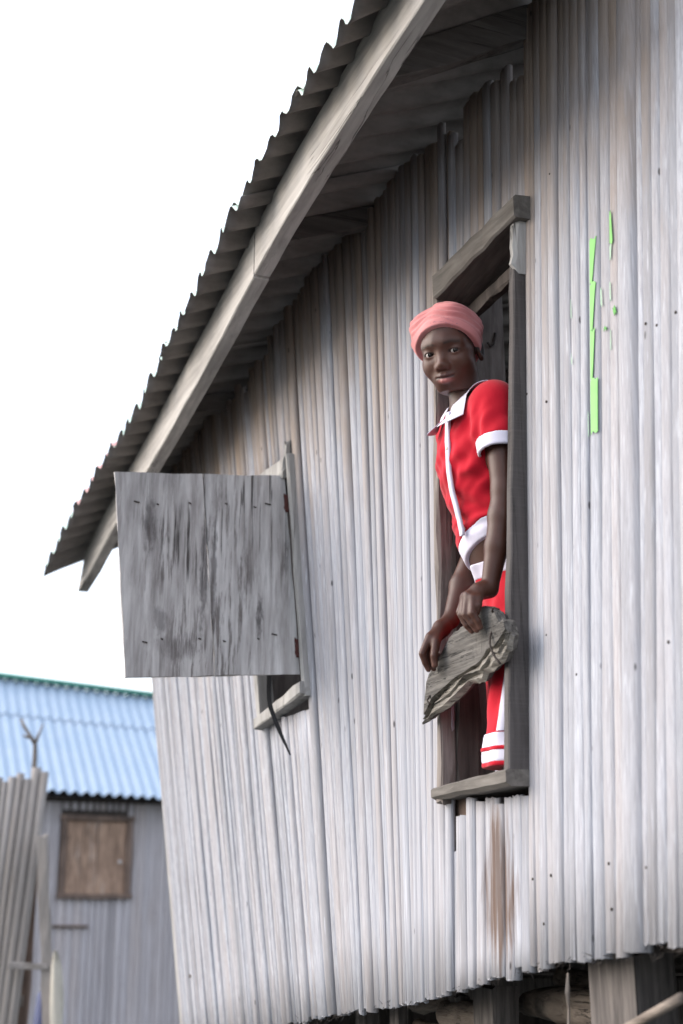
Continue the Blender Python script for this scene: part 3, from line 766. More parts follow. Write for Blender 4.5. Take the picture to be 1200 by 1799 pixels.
# its own frame: x along the front to the right and away, y into the house, z from eye level
a = -1.6; kk = 0
rb = np.random.default_rng(8)
while a < 2.2:
    w_ = float(np.clip(rb.normal(.055, .012), .035, .08)); kk += 1
    ztop = .98 if not (-.30 < a + w_ / 2 < .29) else .12
    V = []; F = []
    for z in (-1.2, ztop):
        for t in np.linspace(-1, 1, 6): V.append((a + w_ / 2 + t * w_ * .52, -.022 * math.sqrt(max(0, 1 - t * t)) + rb.uniform(-.004, .004), z))
    for k in range(5): F.append((k, k + 1, k + 7, k + 6))
    mk('slat', V, F, M['slat_far'], bh, smooth=True)
    if ztop < .5:
        V2 = [(x, y, (.86 if z < 0 else .98)) for x, y, z in V]
        mk('slat', V2, F, M['slat_far'], bh, smooth=True)
    a += w_
def bhp(name, vf, mat, par=None): return mk(name, vf[0], vf[1], M[mat], par or bh)
bw = bhp('window', board((-.30, -.02, .12), (-.30, -.02, .80), (1, 0, 0), .06, .05, nseg=2, seed=1), 'brown_frame')
bhp('jamb', board((.29, -.02, .12), (.29, -.02, .80), (1, 0, 0), .06, .05, nseg=2, seed=2), 'brown_frame', bw)
bhp('sill', board((-.34, -.025, .12), (.33, -.025, .12), (0, 0, 1), .07, .04, nseg=2, seed=3), 'brown_frame', bw)
bhp('head', board((-.34, -.025, .79), (.33, -.025, .79), (0, 0, 1), .07, .04, nseg=2, seed=3), 'brown_frame', bw)
for i, (x0, x1) in enumerate(((-.275, -.13), (-.127, .0), (.003, .15), (.153, .265))):
    bhp('shutter_board', board(((x0 + x1) / 2, -.012, .14), ((x0 + x1) / 2, -.012, .77), (1, 0, 0), .02, x1 - x0, nseg=2, seed=10 + i), 'old_shutter', bw)
bhp('latch', board((.20, -.025, .42), (.225, -.027, .41), (0, 0, 1), .012, .02, nseg=2, seed=9), 'white_pipe', bw)
bhp('lintel_gap', board((-.33, -.0, .865), (.33, -.0, .865), (0, 0, 1), .03, .16, nseg=2, seed=13), 'dark')
bhp('tie_rail', board((-.36, -.035, -.13), (-.05, -.035, -.135), (0, 0, 1), .02, .02, nseg=2, seed=14), 'brown_frame')
bhp('back_wall', hexa([(-1.6, .06, -1.2), (2.2, .06, -1.2), (2.2, .1, -1.2), (-1.6, .1, -1.2), (-1.6, .06, 1.2), (2.2, .06, 1.2), (2.2, .1, 1.2), (-1.6, .1, 1.2)]), 'dark')
def blue_roof(x0, x1, y0, y1, z0, z1, seed):
    n_ = int((x1 - x0) / .1 * 8); V = []; F = []
    for (y, z) in ((y0, z0), (y0 + .02, z0 + .012), ((y0 + y1) / 2, (z0 + z1) / 2), (y1, z1)):
        for i in range(n_ + 1):
            x = x0 + (x1 - x0) * i / n_
            V.append((x, y, z - x * (.03 + .035 * (y - RY0) / (RY1 - RY0)) + .017 * math.sin(2 * math.pi * x / .1)))
    m_ = n_ + 1
    for j in range(3):
        for i in range(n_): q = j * m_ + i; F.append((q, q + 1, q + 1 + m_, q + m_))
    return V, F
RZ0, RZ1, RY0, RY1 = .98, 2.11, -.28, 1.1
seam = .63
for k, (x0, x1) in enumerate(((-2.2, -1.28), (-1.30, -.35), (-.37, .57), (.55, 1.48), (1.46, 2.4))):
    for (u0, u1, dz) in ((0, .66, 0), (.64, 1.0, .012)):
        v, f = blue_roof(x0, x1, RY0 + (RY1 - RY0) * u0, RY0 + (RY1 - RY0) * u1, RZ0 + (RZ1 - RZ0) * u0 + dz + .003 * (k % 2), RZ0 + (RZ1 - RZ0) * u1 + dz + .003 * (k % 2), k)
        ob = mk('roof_sheet', v, f, M['blue'], bh, smooth=True)
v, f = board((-2.25, RY1, RZ1 + .035 + .146), (2.45, RY1, RZ1 + .035 - .159), (0, 1, .0), .03, .20, nseg=6, seed=6)
bhp('ridge_cap', (v, f), 'ridge_green')
bhp('back_slope', hexa([(-2.2, RY1, RZ1 + .09), (2.4, RY1, RZ1 - .20), (2.4, RY1 + 1.8, RZ0), (-2.2, RY1 + 1.8, RZ0), (-2.2, RY1, RZ1 + .12), (2.4, RY1, RZ1 - .17), (2.4, RY1 + 1.8, RZ0 + .03), (-2.2, RY1 + 1.8, RZ0 + .03)]), 'blue')
bhp('eave_beam', board((-1.7, -.02, .95), (2.2, -.02, .95), (0, 0, 1), .03, .05, nseg=3, seed=7), 'dark')
v, f = tube([(-.66, -.36, .93), (-.60, -.46, .93)], .035, 12)
bhp('pipe', (v, f), 'white_pipe')

# ------------------------------------------------------------------ rib fence at the left edge
FX = np.array([-2.0, 8.3, 0])
fe = empty('rib_fence', (FX[0], FX[1], EYE - .7), 0, 'weathered fence of upright palm ribs at the left edge', 'fence')
rg = np.random.default_rng(15); x = -.62; kk = 0
while x < .20:
    w_ = float(np.clip(rg.normal(.042, .008), .028, .06))
    top = .78 + rg.normal(0, .018) + (.03 if x > .12 else 0) + (-.03 if x < -.2 else 0)
    V = []; F = []; ln_ = -.07 * (x + .6) / .8
    for z in (-1.4, -.5, .2, top):
        for t in np.linspace(-1, 1, 6): V.append((x + w_ / 2 + ln_ * (top - z) + t * w_ * .52, -.02 * math.sqrt(max(0, 1 - t * t)) + .01 * math.sin(z * 3 + kk), z + .7))
        V.append((x + w_ * 1.02 + ln_ * (top - z), .02, z + .7)); V.append((x + ln_ * (top - z), .02, z + .7))
    for j in range(3):
        for k in range(8): F.append((j * 8 + k, j * 8 + (k + 1) % 8, j * 8 + (k + 1) % 8 + 8, j * 8 + k + 8))
    F.append(tuple(24 + k for k in range(8)))
    mk('slat', V, F, M['slat_fence'], fe, smooth=True); x += w_; kk += 1
mk('rail', *board((-.6, .05, .2), (.16, .05, .2), (0, 0, 1), .04, .06, nseg=3, seed=1), M['bark'], fe)
mk('rail', *board((-.6, .05, 1.1), (.16, .05, 1.1), (0, 0, 1), .04, .06, nseg=3, seed=2), M['bark'], fe)

st = empty('forked_stick', (FX[0] + .12, FX[1] + .12, EYE - .9), 0, 'dry forked stick rising above the rib fence', 'stick')
stem = [(0, 0, 0), (.005, 0, .8), (.0, 0, 1.5), (.01, 0, 1.78), (.005, 0, 1.90)]
mk('stem', *tube(arc(stem, 14), np.linspace(.020, .013, 14), 8, jit=.08), M['bark'], st, smooth=True)
mk('branch', *tube([(.005, 0, 1.88), (-.03, 0, 1.93), (-.07, .0, 1.99), (-.09, 0, 2.03)], [.014, .012, .010, .007], 7, jit=.08), M['bark'], st, smooth=True)
mk('branch', *tube([(.005, 0, 1.88), (.03, -.01, 1.94), (.05, -.01, 2.0)], [.012, .008, .004], 7), M['bark'], st, smooth=True)
mk('branch', *tube([(-.02, 0, 1.915), (-.06, .01, 1.925), (-.075, .01, 1.93)], [.011, .008, .004], 7), M['bark'], st, smooth=True)

# leaning board, rail and rag at the end of the fence
v, f = board((-1.765, 8.25, EYE + .42), (-1.60, 8.2, EYE - .95), (1, 0, 0), .025, .062, nseg=8, rough=.004, seed=17, wob=.003)
ob = mk('leaning_board', v - v.mean(0), f, M['slat_fence']); ob.location = v.mean(0); tag(ob, 'weathered board leaning beside the end of the rib fence', 'board')
v, f = board((-1.86, 8.45, EYE - 1.7), (-1.83, 8.4, EYE + .35), (1, 0, 0), .05, .055, nseg=8, rough=.006, seed=18)
ob = mk('fence_post', v - v.mean(0), f, M['brown_frame']); ob.location = v.mean(0); tag(ob, 'brown post behind the leaning board', 'post')
v, f = board((-1.90, 8.22, EYE - .30), (-1.68, 8.22, EYE - .31), (0, 0, 1), .04, .035, nseg=3, rough=.003, seed=19)
ob = mk('crosspiece', v - v.mean(0), f, M['slat_fence']); ob.location = v.mean(0); tag(ob, 'short grey crosspiece between fence end and leaning board', 'board')
r9 = np.random.default_rng(4); V = []; F = []
for i in range(9):
    t = i / 8
    for k in range(8):
        q = k / 8 * 6.28; rr = .028 * (1.2 - .5 * abs(t - .35)) * (1 + .35 * math.sin(q * 3 + t * 5)) * (.4 if i in (0, 8) else 1)
        V.append((-1.625 + .05 * t + rr * math.cos(q), 8.15 + rr * .7 * math.sin(q), EYE - .22 - .75 * t))
for i in range(8):
    for k in range(8): F.append((i * 8 + k, i * 8 + (k + 1) % 8, i * 8 + (k + 1) % 8 + 8, i * 8 + k + 8))
F.append(tuple(range(8))); F.append(tuple(64 + k for k in range(7, -1, -1)))
V = np.array(V); ob = mk('rag', V - V.mean(0), F, M['cloth_pale'], smooth=True); ob.location = V.mean(0); tag(ob, 'pale rag hanging down the leaning board', 'rag')
v, f = tube([(-1.80, 8.9, EYE - 1.3), (-1.80, 8.9, EYE - .85), (-1.79, 8.9, EYE - .50), (-1.79, 8.9, EYE - .42)], [.10, .10, .08, .03], 14)
ob = mk('barrel', v - v.mean(0), f, M['navy'], smooth=True); ob.location = v.mean(0); tag(ob, 'navy blue drum glimpsed behind the fence end', 'drum')

# ================================================================== the person at the window
# implicit surfaces in the wall frame (s, o, z), meshed with surface nets: one continuous skin, clothes as children
def F_seg(a, b, r0, r1):
    a = np.array(a, np.float32); b = np.array(b, np.float32); ab = b - a; L2 = float(ab @ ab)
    def f(P):
        pa = P - a; t = np.clip((pa @ ab) / L2, 0, 1)
        return np.linalg.norm(pa - t[:, None] * ab, axis=1) - (r0 + (r1 - r0) * t)
    return f
def F_ell(c, r, R=None):
    c = np.array(c, np.float32); r = np.array(r, np.float32)
    def f(P):
        q = P - c
        if R is not None: q = q @ R
        k0 = np.linalg.norm(q / r, axis=1) + 1e-9; k1 = np.linalg.norm(q / (r * r), axis=1) + 1e-9
        return k0 * (k0 - 1) / k1
    return f
def smin(a, b, k):
    if k <= 0: return np.minimum(a, b)
    h = np.maximum(k - np.abs(a - b), 0) / k
    return np.minimum(a, b) - h * h * k * .25
def smax(a, b, k): return -smin(-a, -b, k)
def compose(ops):
    """ops: (kind, field, k)"""
    def f(P):
        d_ = None
        for kind, g, k in ops:
            v = g(P)
            d_ = v if d_ is None else (smin(d_, v, k) if kind == '+' else smax(d_, -v, k))
        return d_
    return f
def nets(f, lo, hi, h):
    lo = np.array(lo, float); hi = np.array(hi, float)
    dim = (np.ceil((hi - lo) / h).astype(int) + 1); B = 8
    dim = ((dim + B - 1) // B) * B
    nb = dim // B
    G = np.stack(np.meshgrid(*[np.arange(q) for q in nb], indexing='ij'), -1).reshape(-1, 3)
    cen = lo + (G * B + (B - 1) / 2) * h
    dc = np.concatenate([f(q.astype(np.float32)) for q in np.array_split(cen, max(1, len(cen) // 200000))])
    D_ = np.repeat(np.repeat(np.repeat(dc.reshape(nb), B, 0), B, 1), B, 2).astype(np.float32)
    act = np.abs(dc) < (B * h * .95 + .012)
    loc = np.stack(np.meshgrid(*[np.arange(B)] * 3, indexing='ij'), -1).reshape(-1, 3)
    idx = (G[act][:, None, :] * B + loc[None]).reshape(-1, 3)
    for ch in np.array_split(idx, max(1, len(idx) // 300000)):
        D_[ch[:, 0], ch[:, 1], ch[:, 2]] = f((lo + ch * h).astype(np.float32))
    S = D_ < 0
    cs = [slice(None, -1), slice(1, None)]
    cnt = np.zeros(tuple(dim - 1), np.int8)
    for i in (0, 1):
        for j in (0, 1):
            for k in (0, 1): cnt += S[cs[i], cs[j], cs[k]]
    cell = np.argwhere((cnt > 0) & (cnt < 8))
    ids = np.full(tuple(dim - 1), -1, np.int32); ids[tuple(cell.T)] = np.arange(len(cell))
    acc = np.zeros((len(cell), 3)); num = np.zeros(len(cell))
    corners = [(i, j, k) for i in (0, 1) for j in (0, 1) for k in (0, 1)]
    for ca in corners:
        for ax in range(3):
            if ca[ax]: continue
            cb = list(ca); cb[ax] = 1
            A = D_[tuple((cell + ca).T)]; Bv = D_[tuple((cell + cb).T)]
            m = (A < 0) != (Bv < 0); t = np.where(m, A / np.where(m, A - Bv, 1), 0)
            p = np.array(ca, float) + np.zeros((len(cell), 3)); p[:, ax] += t
            acc[m] += p[m]; num[m] += 1
    V = lo + (cell + acc / num[:, None]) * h
    Fq = []
    for ax in range(3):
        u, v = (ax + 1) % 3, (ax + 2) % 3
        sl0 = [slice(None)] * 3; sl1 = [slice(None)] * 3; sl0[ax] = slice(None, -1); sl1[ax] = slice(1, None)
        a = S[tuple(sl0)]; b = S[tuple(sl1)]
        e = np.argwhere(a != b); e = e[(e[:, u] >= 1) & (e[:, v] >= 1) & (e[:, u] < dim[u] - 1) & (e[:, v] < dim[v] - 1)]
        ins = S[tuple(e.T)]
        q = []
        for du, dv in ((-1, -1), (0, -1), (0, 0), (-1, 0)):
            c = e.copy(); c[:, u] += du; c[:, v] += dv; q.append(ids[tuple(c.T)])
        q = np.stack(q, 1); q[~ins] = q[~ins][:, ::-1]
        Fq.append(q[(q >= 0).all(1)])
    return V, np.vstack(Fq)
def nmesh(name, V, Fq, mat, parent, tint=None):
    me = bpy.data.meshes.new(name)
    v = V - np.array(parent['_b'][:]) if '_b' in parent else V - np.array(parent.parent['_b'][:])
    me.vertices.add(len(v)); me.vertices.foreach_set('co', v.astype(np.float32).ravel())
    me.loops.add(len(Fq) * 4); me.loops.foreach_set('vertex_index', Fq.astype(np.int32).ravel())
    me.polygons.add(len(Fq)); me.polygons.foreach_set('loop_start', np.arange(0, len(Fq) * 4, 4, dtype=np.int32))
    me.update(calc_edges=True); me.validate()
    me.polygons.foreach_set('use_smooth', [True] * len(me.polygons))
    if tint is not None:
        at = me.color_attributes.new('tint', 'FLOAT_COLOR', 'POINT')
        at.data.foreach_set('color', np.hstack([tint, np.ones((len(tint), 1))]).astype(np.float32).ravel())
    me.materials.append(mat)
    ob = bpy.data.objects.new(name, me); COL.objects.link(ob); ob.parent = parent
    return ob
def relax(V, Fq, it=2, lam=.5):
    n = len(V); E = np.vstack([Fq[:, [0, 1]], Fq[:, [1, 2]], Fq[:, [2, 3]], Fq[:, [3, 0]]]); E = np.vstack([E, E[:, ::-1]])
    deg = np.bincount(E[:, 0], minlength=n)[:, None]
    for _ in range(it):
        A = np.stack([np.bincount(E[:, 0], V[E[:, 1], k], minlength=n) for k in range(3)], 1) / np.maximum(deg, 1)
        V = V + lam * (A - V)
    return V

# ---- materials of the person
def skin_mat():
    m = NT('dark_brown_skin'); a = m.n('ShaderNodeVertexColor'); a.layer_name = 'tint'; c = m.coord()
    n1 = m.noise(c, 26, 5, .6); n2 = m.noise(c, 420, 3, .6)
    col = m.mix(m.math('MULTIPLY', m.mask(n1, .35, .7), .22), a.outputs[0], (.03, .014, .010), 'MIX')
    m.b.inputs['Subsurface Weight'].default_value = .12; m.b.inputs['Subsurface Radius'].default_value = (.9, .35, .2); m.b.inputs['Subsurface Scale'].default_value = .006
    rg_ = m.ramp(n2, [(.3, (.40, .40, .40)), (.7, (.54, .54, .54))])
    return m.out(col, rg_, n2, .2, .0006, .36)
def knit_mat(name, colr, dark, rib=None):
    m = NT(name); c = m.coord(); n1 = m.noise(c, 9, 4, .6); n2 = m.noise(c, 700, 2, .5)
    col = m.mix(m.mask(n1, .3, .72), dark, colr); h = n2
    if rib:
        wv = m.n('ShaderNodeTexWave'); wv.wave_type = 'BANDS'; wv.bands_direction = rib[0]; wv.inputs['Scale'].default_value = rib[1]; m.l(c, wv.inputs[0])
        h = m.math('ADD', m.math('MULTIPLY', n2, .4), wv.outputs['Fac']); col = m.mix(m.math('MULTIPLY', wv.outputs['Fac'], .18), col, dark)
    m.b.inputs['Sheen Weight'].default_value = .15
    return m.out(col, .9, h, .35, .0008, .15)
M['skin'] = skin_mat()
M['red'] = knit_mat('red_jersey', (.50, .008, .024), (.36, .004, .014))
M['white_knit'] = knit_mat('white_rib_knit', (.66, .62, .72), (.56, .53, .63), ('X', 170))
M['white_plain'] = knit_mat('white_jersey', (.68, .64, .73), (.58, .55, .65))
M['pink'] = knit_mat('pink_headwrap', (.60, .25, .245), (.45, .155, .155))
M['pink_band'] = knit_mat('pink_headwrap_band', (.62, .26, .255), (.50, .175, .175))
M['brass'] = flat('snap_metal', (.45, .38, .28), .35)
M['sclera'] = flat('sclera', (.42, .37, .35), .3, .5, .03)
M['iris'] = flat('iris', (.008, .005, .004), .25, .3, .1)
M['sequin'] = flat('sequin', (.35, .16, .2), .3, .5, .3)

GS, GO, GZ = -.03, -.06, -.04
girl = wall_root('person', GS, GO, GZ, 'person in red shirt with white collar and pink headwrap leaning out of the tall window', 'person')

# head frame: x to her left (picture right), y out of the face, z up
vcam = np.array([-.8276, .4069, -.3866]); vcam /= np.linalg.norm(vcam)
rim = np.array([-.3624, -.932, 0.]); rim /= np.linalg.norm(rim)
uim = np.cross(rim, -vcam); uim /= np.linalg.norm(uim)
ya, ro, pi_ = math.radians(19), math.radians(12), math.radians(-2)
hf = math.cos(ya) * vcam - math.sin(ya) * rim + math.sin(pi_) * uim; hf /= np.linalg.norm(hf)
hu = math.cos(ro) * uim - math.sin(ro) * rim; hu -= hf * (hu @ hf); hu /= np.linalg.norm(hu)
hx = np.cross(hu, hf)
HR = np.stack([hx, hf, hu], 1).astype(np.float32)          # columns: local axes in the wall frame
HC = np.array([-.036, .056, 1.292], np.float32)
def H(p): return (HC + HR @ np.array(p, np.float32))
def he(c, r): return F_ell(H(c), r, HR)
def hs(a, b, r0, r1): return F_seg(H(a), H(b), r0, r1)
skull = [('+', he((0, -.018, .040), (.0665, .086, .068)), 0), ('+', he((0, .020, .0), (.0580, .062, .076)), .03)]
head_ops = skull + [
    ('+', he((0, .026, -.052), (.0450, .049, .046)), .03),
    ('+', hs((-.012, .056, -.082), (.012, .056, -.082), .0175, .0175), .03),
    ('+', he((-.033, .047, -.029), (.026, .028, .026)), .026), ('+', he((.033, .047, -.029), (.026, .028, .026)), .026),
    ('+', hs((-.041, .059, .019), (-.014, .0715, .020), .0095, .0105), .022), ('+', hs((.041, .059, .019), (.014, .0715, .020), .0095, .0105), .022),
    ('-', he((-.0315, .0985, -.001), (.0215, .020, .0155)), .014), ('-', he((.0315, .0985, -.001), (.0215, .020, .0155)), .014),
    ('+', he((0, .068, -.060), (.027, .0205, .021)), .016),
    ('+', hs((0, .0745, .004), (0, .0895, -.028), .0070, .0090), .014),
    ('+', he((0, .0905, -.0305), (.0108, .0098, .0088)), .009),
    ('+', he((-.0115, .0835, -.0350), (.0078, .0100, .0074)), .007), ('+', he((.0115, .0835, -.0350), (.0078, .0100, .0074)), .007),
    ('-', he((-.0072, .0955, -.0435), (.0042, .0058, .0034)), .003), ('-', he((.0072, .0955, -.0435), (.0042, .0058, .0034)), .003),
    # lips
    ('+', hs((-.0230, .0770, -.0582), (-.0060, .0870, -.0555), .0028, .0046), .005), ('+', hs((.0230, .0770, -.0582), (.0060, .0870, -.0555), .0028, .0046), .005),
    ('+', hs((-.0060, .0870, -.0555), (.0060, .0870, -.0555), .0046, .0046), .004),
    ('+', hs((-.0165, .0790, -.0650), (-.004, .0858, -.0676), .0042, .0070), .004), ('+', hs((.0165, .0790, -.0650), (.004, .0858, -.0676), .0042, .0070), .004),
    ('-', hs((-.0225, .0830, -.0588), (0, .0932, -.0612), .0013, .0013), .0035), ('-', hs((.0225, .0830, -.0588), (0, .0932, -.0612), .0013, .0013), .0035),
    # eyelids
    ('+', he((-.0315, .0655, -.001), (.0150, .0140, .0132)), .006), ('+', he((.0315, .0655, -.001), (.0150, .0140, .0132)), .006),
    ('-', he((-.0315, .0800, -.0022), (.0130, .0110, .0043)), .0016), ('-', he((.0315, .0800, -.0022), (.0130, .0110, .0043)), .0016),
    # ears
    ('+', he((-.068, -.008, -.010), (.0085, .018, .028)), .008), ('+', he((.068, -.008, -.010), (.0085, .018, .028)), .008),
    ('-', he((.0755, -.003, -.006), (.0065, .010, .017)), .004),
]
L_SH, L_EL, L_WR = (-.142, -.006, 1.132), (-.162, -.004, .912), (-.156, .037, .681)
R_SH, R_EL, R_WR = (.105, -.030, 1.130), (.108, -.068, .848), (.072, .022, .656)
torso = [('+', F_ell((-.022, -.004, 1.038), (.108, .073, .135)), 0), ('+', F_ell((-.022, -.036, .880), (.095, .065, .125)), .05),
         ('+', F_ell((-.030, -.098, .715), (.108, .080, .105)), .05), ('+', F_seg((-.132, -.004, 1.128), (.095, -.018, 1.132), .036, .036), .04)]
neck = [('+', F_seg((-.022, .002, 1.10), (-.040, .034, 1.225), .040, .037), .03)]
arms = [('+', F_seg(L_SH, L_EL, .036, .0285), .03), ('+', F_seg(L_EL, (-.162, .004, .850), .0270, .0295), .012), ('+', F_seg((-.162, .004, .850), (-.162, .018, .778), .0295, .0255), .012), ('+', F_ell((-.160, -.022, .912), (.014, .012, .016)), .014), ('+', F_seg((-.162, .018, .778), L_WR, .0265, .0190), .012),
        ('+', F_seg(R_SH, R_EL, .036, .0285), .03), ('+', F_seg(R_EL, (.098, -.020, .748), .0285, .0270), .012), ('+', F_seg((.098, -.020, .748), R_WR, .0270, .0190), .012)]
legs = [('+', F_seg((-.088, -.090, .69), (-.120, -.030, .338), .068, .047), .03), ('+', F_seg((-.120, -.030, .338), (-.105, -.300, .345), .046, .030), .015), ('+', F_seg((-.105, -.305, .345), (-.105, -.345, .26), .026, .018), .02),
        ('+', F_seg((.040, -.115, .69), (.050, -.150, .30), .068, .046), .03), ('+', F_seg((.050, -.150, .30), (.055, -.200, .03), .046, .030), .02), ('+', F_seg((.055, -.21, -.012), (.052, -.10, -.022), .026, .018), .02)]
def finger(p, r, k=.006):
    o = []
    for i in range(len(p) - 1): o.append(('+', F_seg(p[i], p[i + 1], r[i], r[i + 1]), k if i == 0 else .002))
    return o
hand_l = ([('+', F_seg(L_WR, (-0.1600, 0.0650, 0.6750), .0175, .0175), .012),
           ('+', F_seg((-0.1580, 0.0550, 0.6750), (-0.1720, 0.0870, 0.6530), .0150, .0105), .012), ('+', F_seg((-0.1560, 0.0570, 0.6770), (-0.1580, 0.0930, 0.6610), .0150, .0105), .010), ('+', F_seg((-0.1520, 0.0550, 0.6750), (-0.1400, 0.0910, 0.6610), .0150, .0102), .010)]
          + finger([(-0.1755, 0.0870, 0.6490), (-0.1850, 0.0950, 0.6170), (-0.1880, 0.0840, 0.5990), (-0.1860, 0.0775, 0.5860)], [.0098, .0085, .0076, .0066])
          + finger([(-0.1620, 0.0930, 0.6590), (-0.1685, 0.1035, 0.6170), (-0.1750, 0.0915, 0.5950), (-0.1765, 0.0815, 0.5810)], [.0100, .0086, .0076, .0066])
          + finger([(-0.1475, 0.0930, 0.6610), (-0.1505, 0.1050, 0.6190), (-0.1560, 0.0950, 0.5950), (-0.1590, 0.0840, 0.5820)], [.0096, .0083, .0074, .0064])
          + finger([(-0.1340, 0.0890, 0.6590), (-0.1320, 0.1000, 0.6290), (-0.1370, 0.0920, 0.6070), (-0.1400, 0.0840, 0.5950)], [.0086, .0074, .0066, .0058])
          + finger([(-0.1620, 0.0610, 0.6680), (-0.1780, 0.0750, 0.6530), (-0.1840, 0.0800, 0.6350), (-0.1795, 0.0815, 0.6190)], [.0120, .0098, .0088, .0074], .008))
hand_r = ([('+', F_seg(R_WR, (.062, .052, .635), .0175, .0180), .012),
           ('+', F_seg((.062, .048, .636), (.046, .088, .608), .0150, .0108), .012), ('+', F_seg((.066, .046, .634), (.060, .082, .602), .0150, .0105), .010), ('+', F_seg((.072, .040, .632), (.078, .066, .600), .0145, .0105), .010)]
          + finger([(.0450, .092, .603), (.0440, .1100, .566), (.0465, .1020, .546), (.0500, .0925, .531)], [.0100, .0086, .0078, .0066])
          + finger([(.0600, .084, .599), (.0620, .0930, .562), (.0640, .0820, .546), (.0650, .0720, .536)], [.0100, .0086, .0076, .0066])
          + finger([(.0730, .072, .598), (.0760, .0740, .568), (.0730, .0600, .556), (.0680, .0480, .560)], [.0096, .0082, .0074, .0064])
          + finger([(.0830, .060, .600), (.0870, .0580, .576), (.0820, .0470, .568), (.0760, .0390, .573)], [.0086, .0074, .0066, .0058])
          + finger([(.0560, .058, .632), (.0330, .0800, .594), (.0280, .0880, .560), (.0300, .0860, .538)], [.0135, .0112, .0098, .0078], .010))
NECKZ = None
body_ops = torso + neck + arms + legs + hand_l + hand_r
head_all = compose(head_ops + neck)
body_all = compose(body_ops)
# cut the two meshing passes along one plane through the neck; both follow the same skin there
cp_ = H((0, -.005, -.098)); cn = (hu * .6 + np.array([0, 0, 1.]) * .8); cn /= np.linalg.norm(cn); cn = cn.astype(np.float32)
def neckcut(P): return (P - cp_) @ cn
def f_head(P): return np.maximum(head_all(P), -(neckcut(P) + .012))
def f_body(P): return np.maximum(body_all(P), neckcut(P))
Vh, Fh = nets(f_head, HC - np.array([.13, .13, .135]), HC + np.array([.13, .13, .13]), .0017)
Vh = relax(Vh, Fh, 2, .4)
Vb, Fb = nets(f_body, (-.25, -.37, -.05), (.19, .16, 1.25), .0030)
Vb = relax(Vb, Fb, 2, .4)
SK = np.array([.066, .0225, .0132]); 
def tint_head(V):
    Lp = (V - HC) @ HR; x, y, z = Lp.T; ax = np.abs(x)
    T = np.tile(SK, (len(V), 1))
    def blend(m, c):
        m = np.clip(m, 0, 1)[:, None]; T[:] = T * (1 - m) + np.array(c) * m
    g = lambda cx, cy, rx, ry, px=ax: np.exp(-(((px - cx) / rx) ** 2 + ((z - cy) / ry) ** 2) ** 1.6)
    fr = (y > .045)
    blend(.5 * g(.0, -.02, .05, .03) * fr, (.115, .047, .031))                       # warmer mid face
    brow = np.exp(-((z - (.0190 + .10 * (ax - .012) * (ax < .034) + (-.16) * np.maximum(0, ax - .034))) / .0030) ** 2) * ((ax > .011) & (ax < .048)) * fr
    blend(.72 * brow, (.016, .010, .009))
    blend(.75 * g(0, -.0562, .021, .0058) * fr * (z > -.0607), (.075, .030, .028))   # upper lip
    blend(.95 * g(0, -.0672, .0175, .0062) * fr * (z < -.0607), (.36, .125, .115))    # lower lip
    blend(.85 * np.exp(-((z + .0612 - 4.6 * ax ** 2) / .0013) ** 2) * (ax < .0232) * fr, (.012, .006, .006))  # dark line between the lips: crease shade painted into the tint
    d1 = np.sqrt(((ax - .0315) / .0128) ** 2 + ((z + .0015) / .0058) ** 2)
    blend(.8 * np.exp(-((d1 - 1.0) / .16) ** 2) * fr * (z > -.004), (.012, .008, .008))   # lash line
    hl = z - .95 * (y - .012) + .012
    blend(np.clip((hl + .004) / .012, 0, 1) * (ax > .045) * .9, (.010, .009, .009))  # hair under the wrap at the temples
    return T
def tint_body(V):
    T = np.tile(SK * .92, (len(V), 1))
    tips = np.array([(-.186, .0775, .586), (-.1765, .0815, .581), (-.159, .084, .582), (.05, .0925, .531), (.03, .086, .538), (.065, .072, .536)])
    d2 = np.min(np.linalg.norm(V[:, None, :] - tips[None], axis=2), axis=1) if len(V) < 400000 else np.full(len(V), 1.)
    m = np.exp(-(d2 / .010) ** 2)[:, None]; T = T * (1 - .6 * m) + np.array([.22, .11, .085]) * .6 * m
    pal = np.exp(-(np.linalg.norm((V - np.array([.062, .07, .58])) / np.array([.03, .03, .03]), axis=1)) ** 2)[:, None]
    return T * (1 - .4 * pal) + np.array([.17, .075, .052]) * .4 * pal
Vall = np.vstack([Vh, Vb]); Fall = np.vstack([Fh, Fb + len(Vh)])
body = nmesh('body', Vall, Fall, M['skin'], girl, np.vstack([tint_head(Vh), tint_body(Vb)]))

# eyes
gz = vcam
for sx in (-1, 1):
    c = H((sx * .0315, .0655, -.001)); r_ = .0124
    look = (vcam * .97 + .03 * hf); look /= np.linalg.norm(look)
    a1 = np.cross(look, hu); a1 /= np.linalg.norm(a1); a2 = np.cross(look, a1)
    V = [c + look * r_]; F = []; mi = []; rings = [8, 16, 31, 32, 42, 60, 85, 120, 155]
    for th in rings:
        t = math.radians(th)
        for k in range(20):
            q = 2 * math.pi * k / 20; V.append(c + r_ * (math.cos(t) * look + math.sin(t) * (math.cos(q) * a1 + math.sin(q) * a2)))
    V.append(c - look * r_)
    for k in range(20): F.append((0, 1 + (k + 1) % 20, 1 + k)[::-1]); mi.append(1)
    for j in range(len(rings) - 1):
        for k in range(20): a = 1 + j * 20 + k; b = 1 + j * 20 + (k + 1) % 20; F.append((a, b, b + 20, a + 20)); mi.append(1 if rings[j + 1] <= 32 else 0)
    L_ = len(V) - 1
    for k in range(20): F.append((L_, 1 + (len(rings) - 1) * 20 + k, 1 + (len(rings) - 1) * 20 + (k + 1) % 20)[::-1]); mi.append(0)
    ob = mk('eye', V, F, [M['sclera'], M['iris']], girl, smooth=True); ob.data.polygons.foreach_set('material_index', mi)

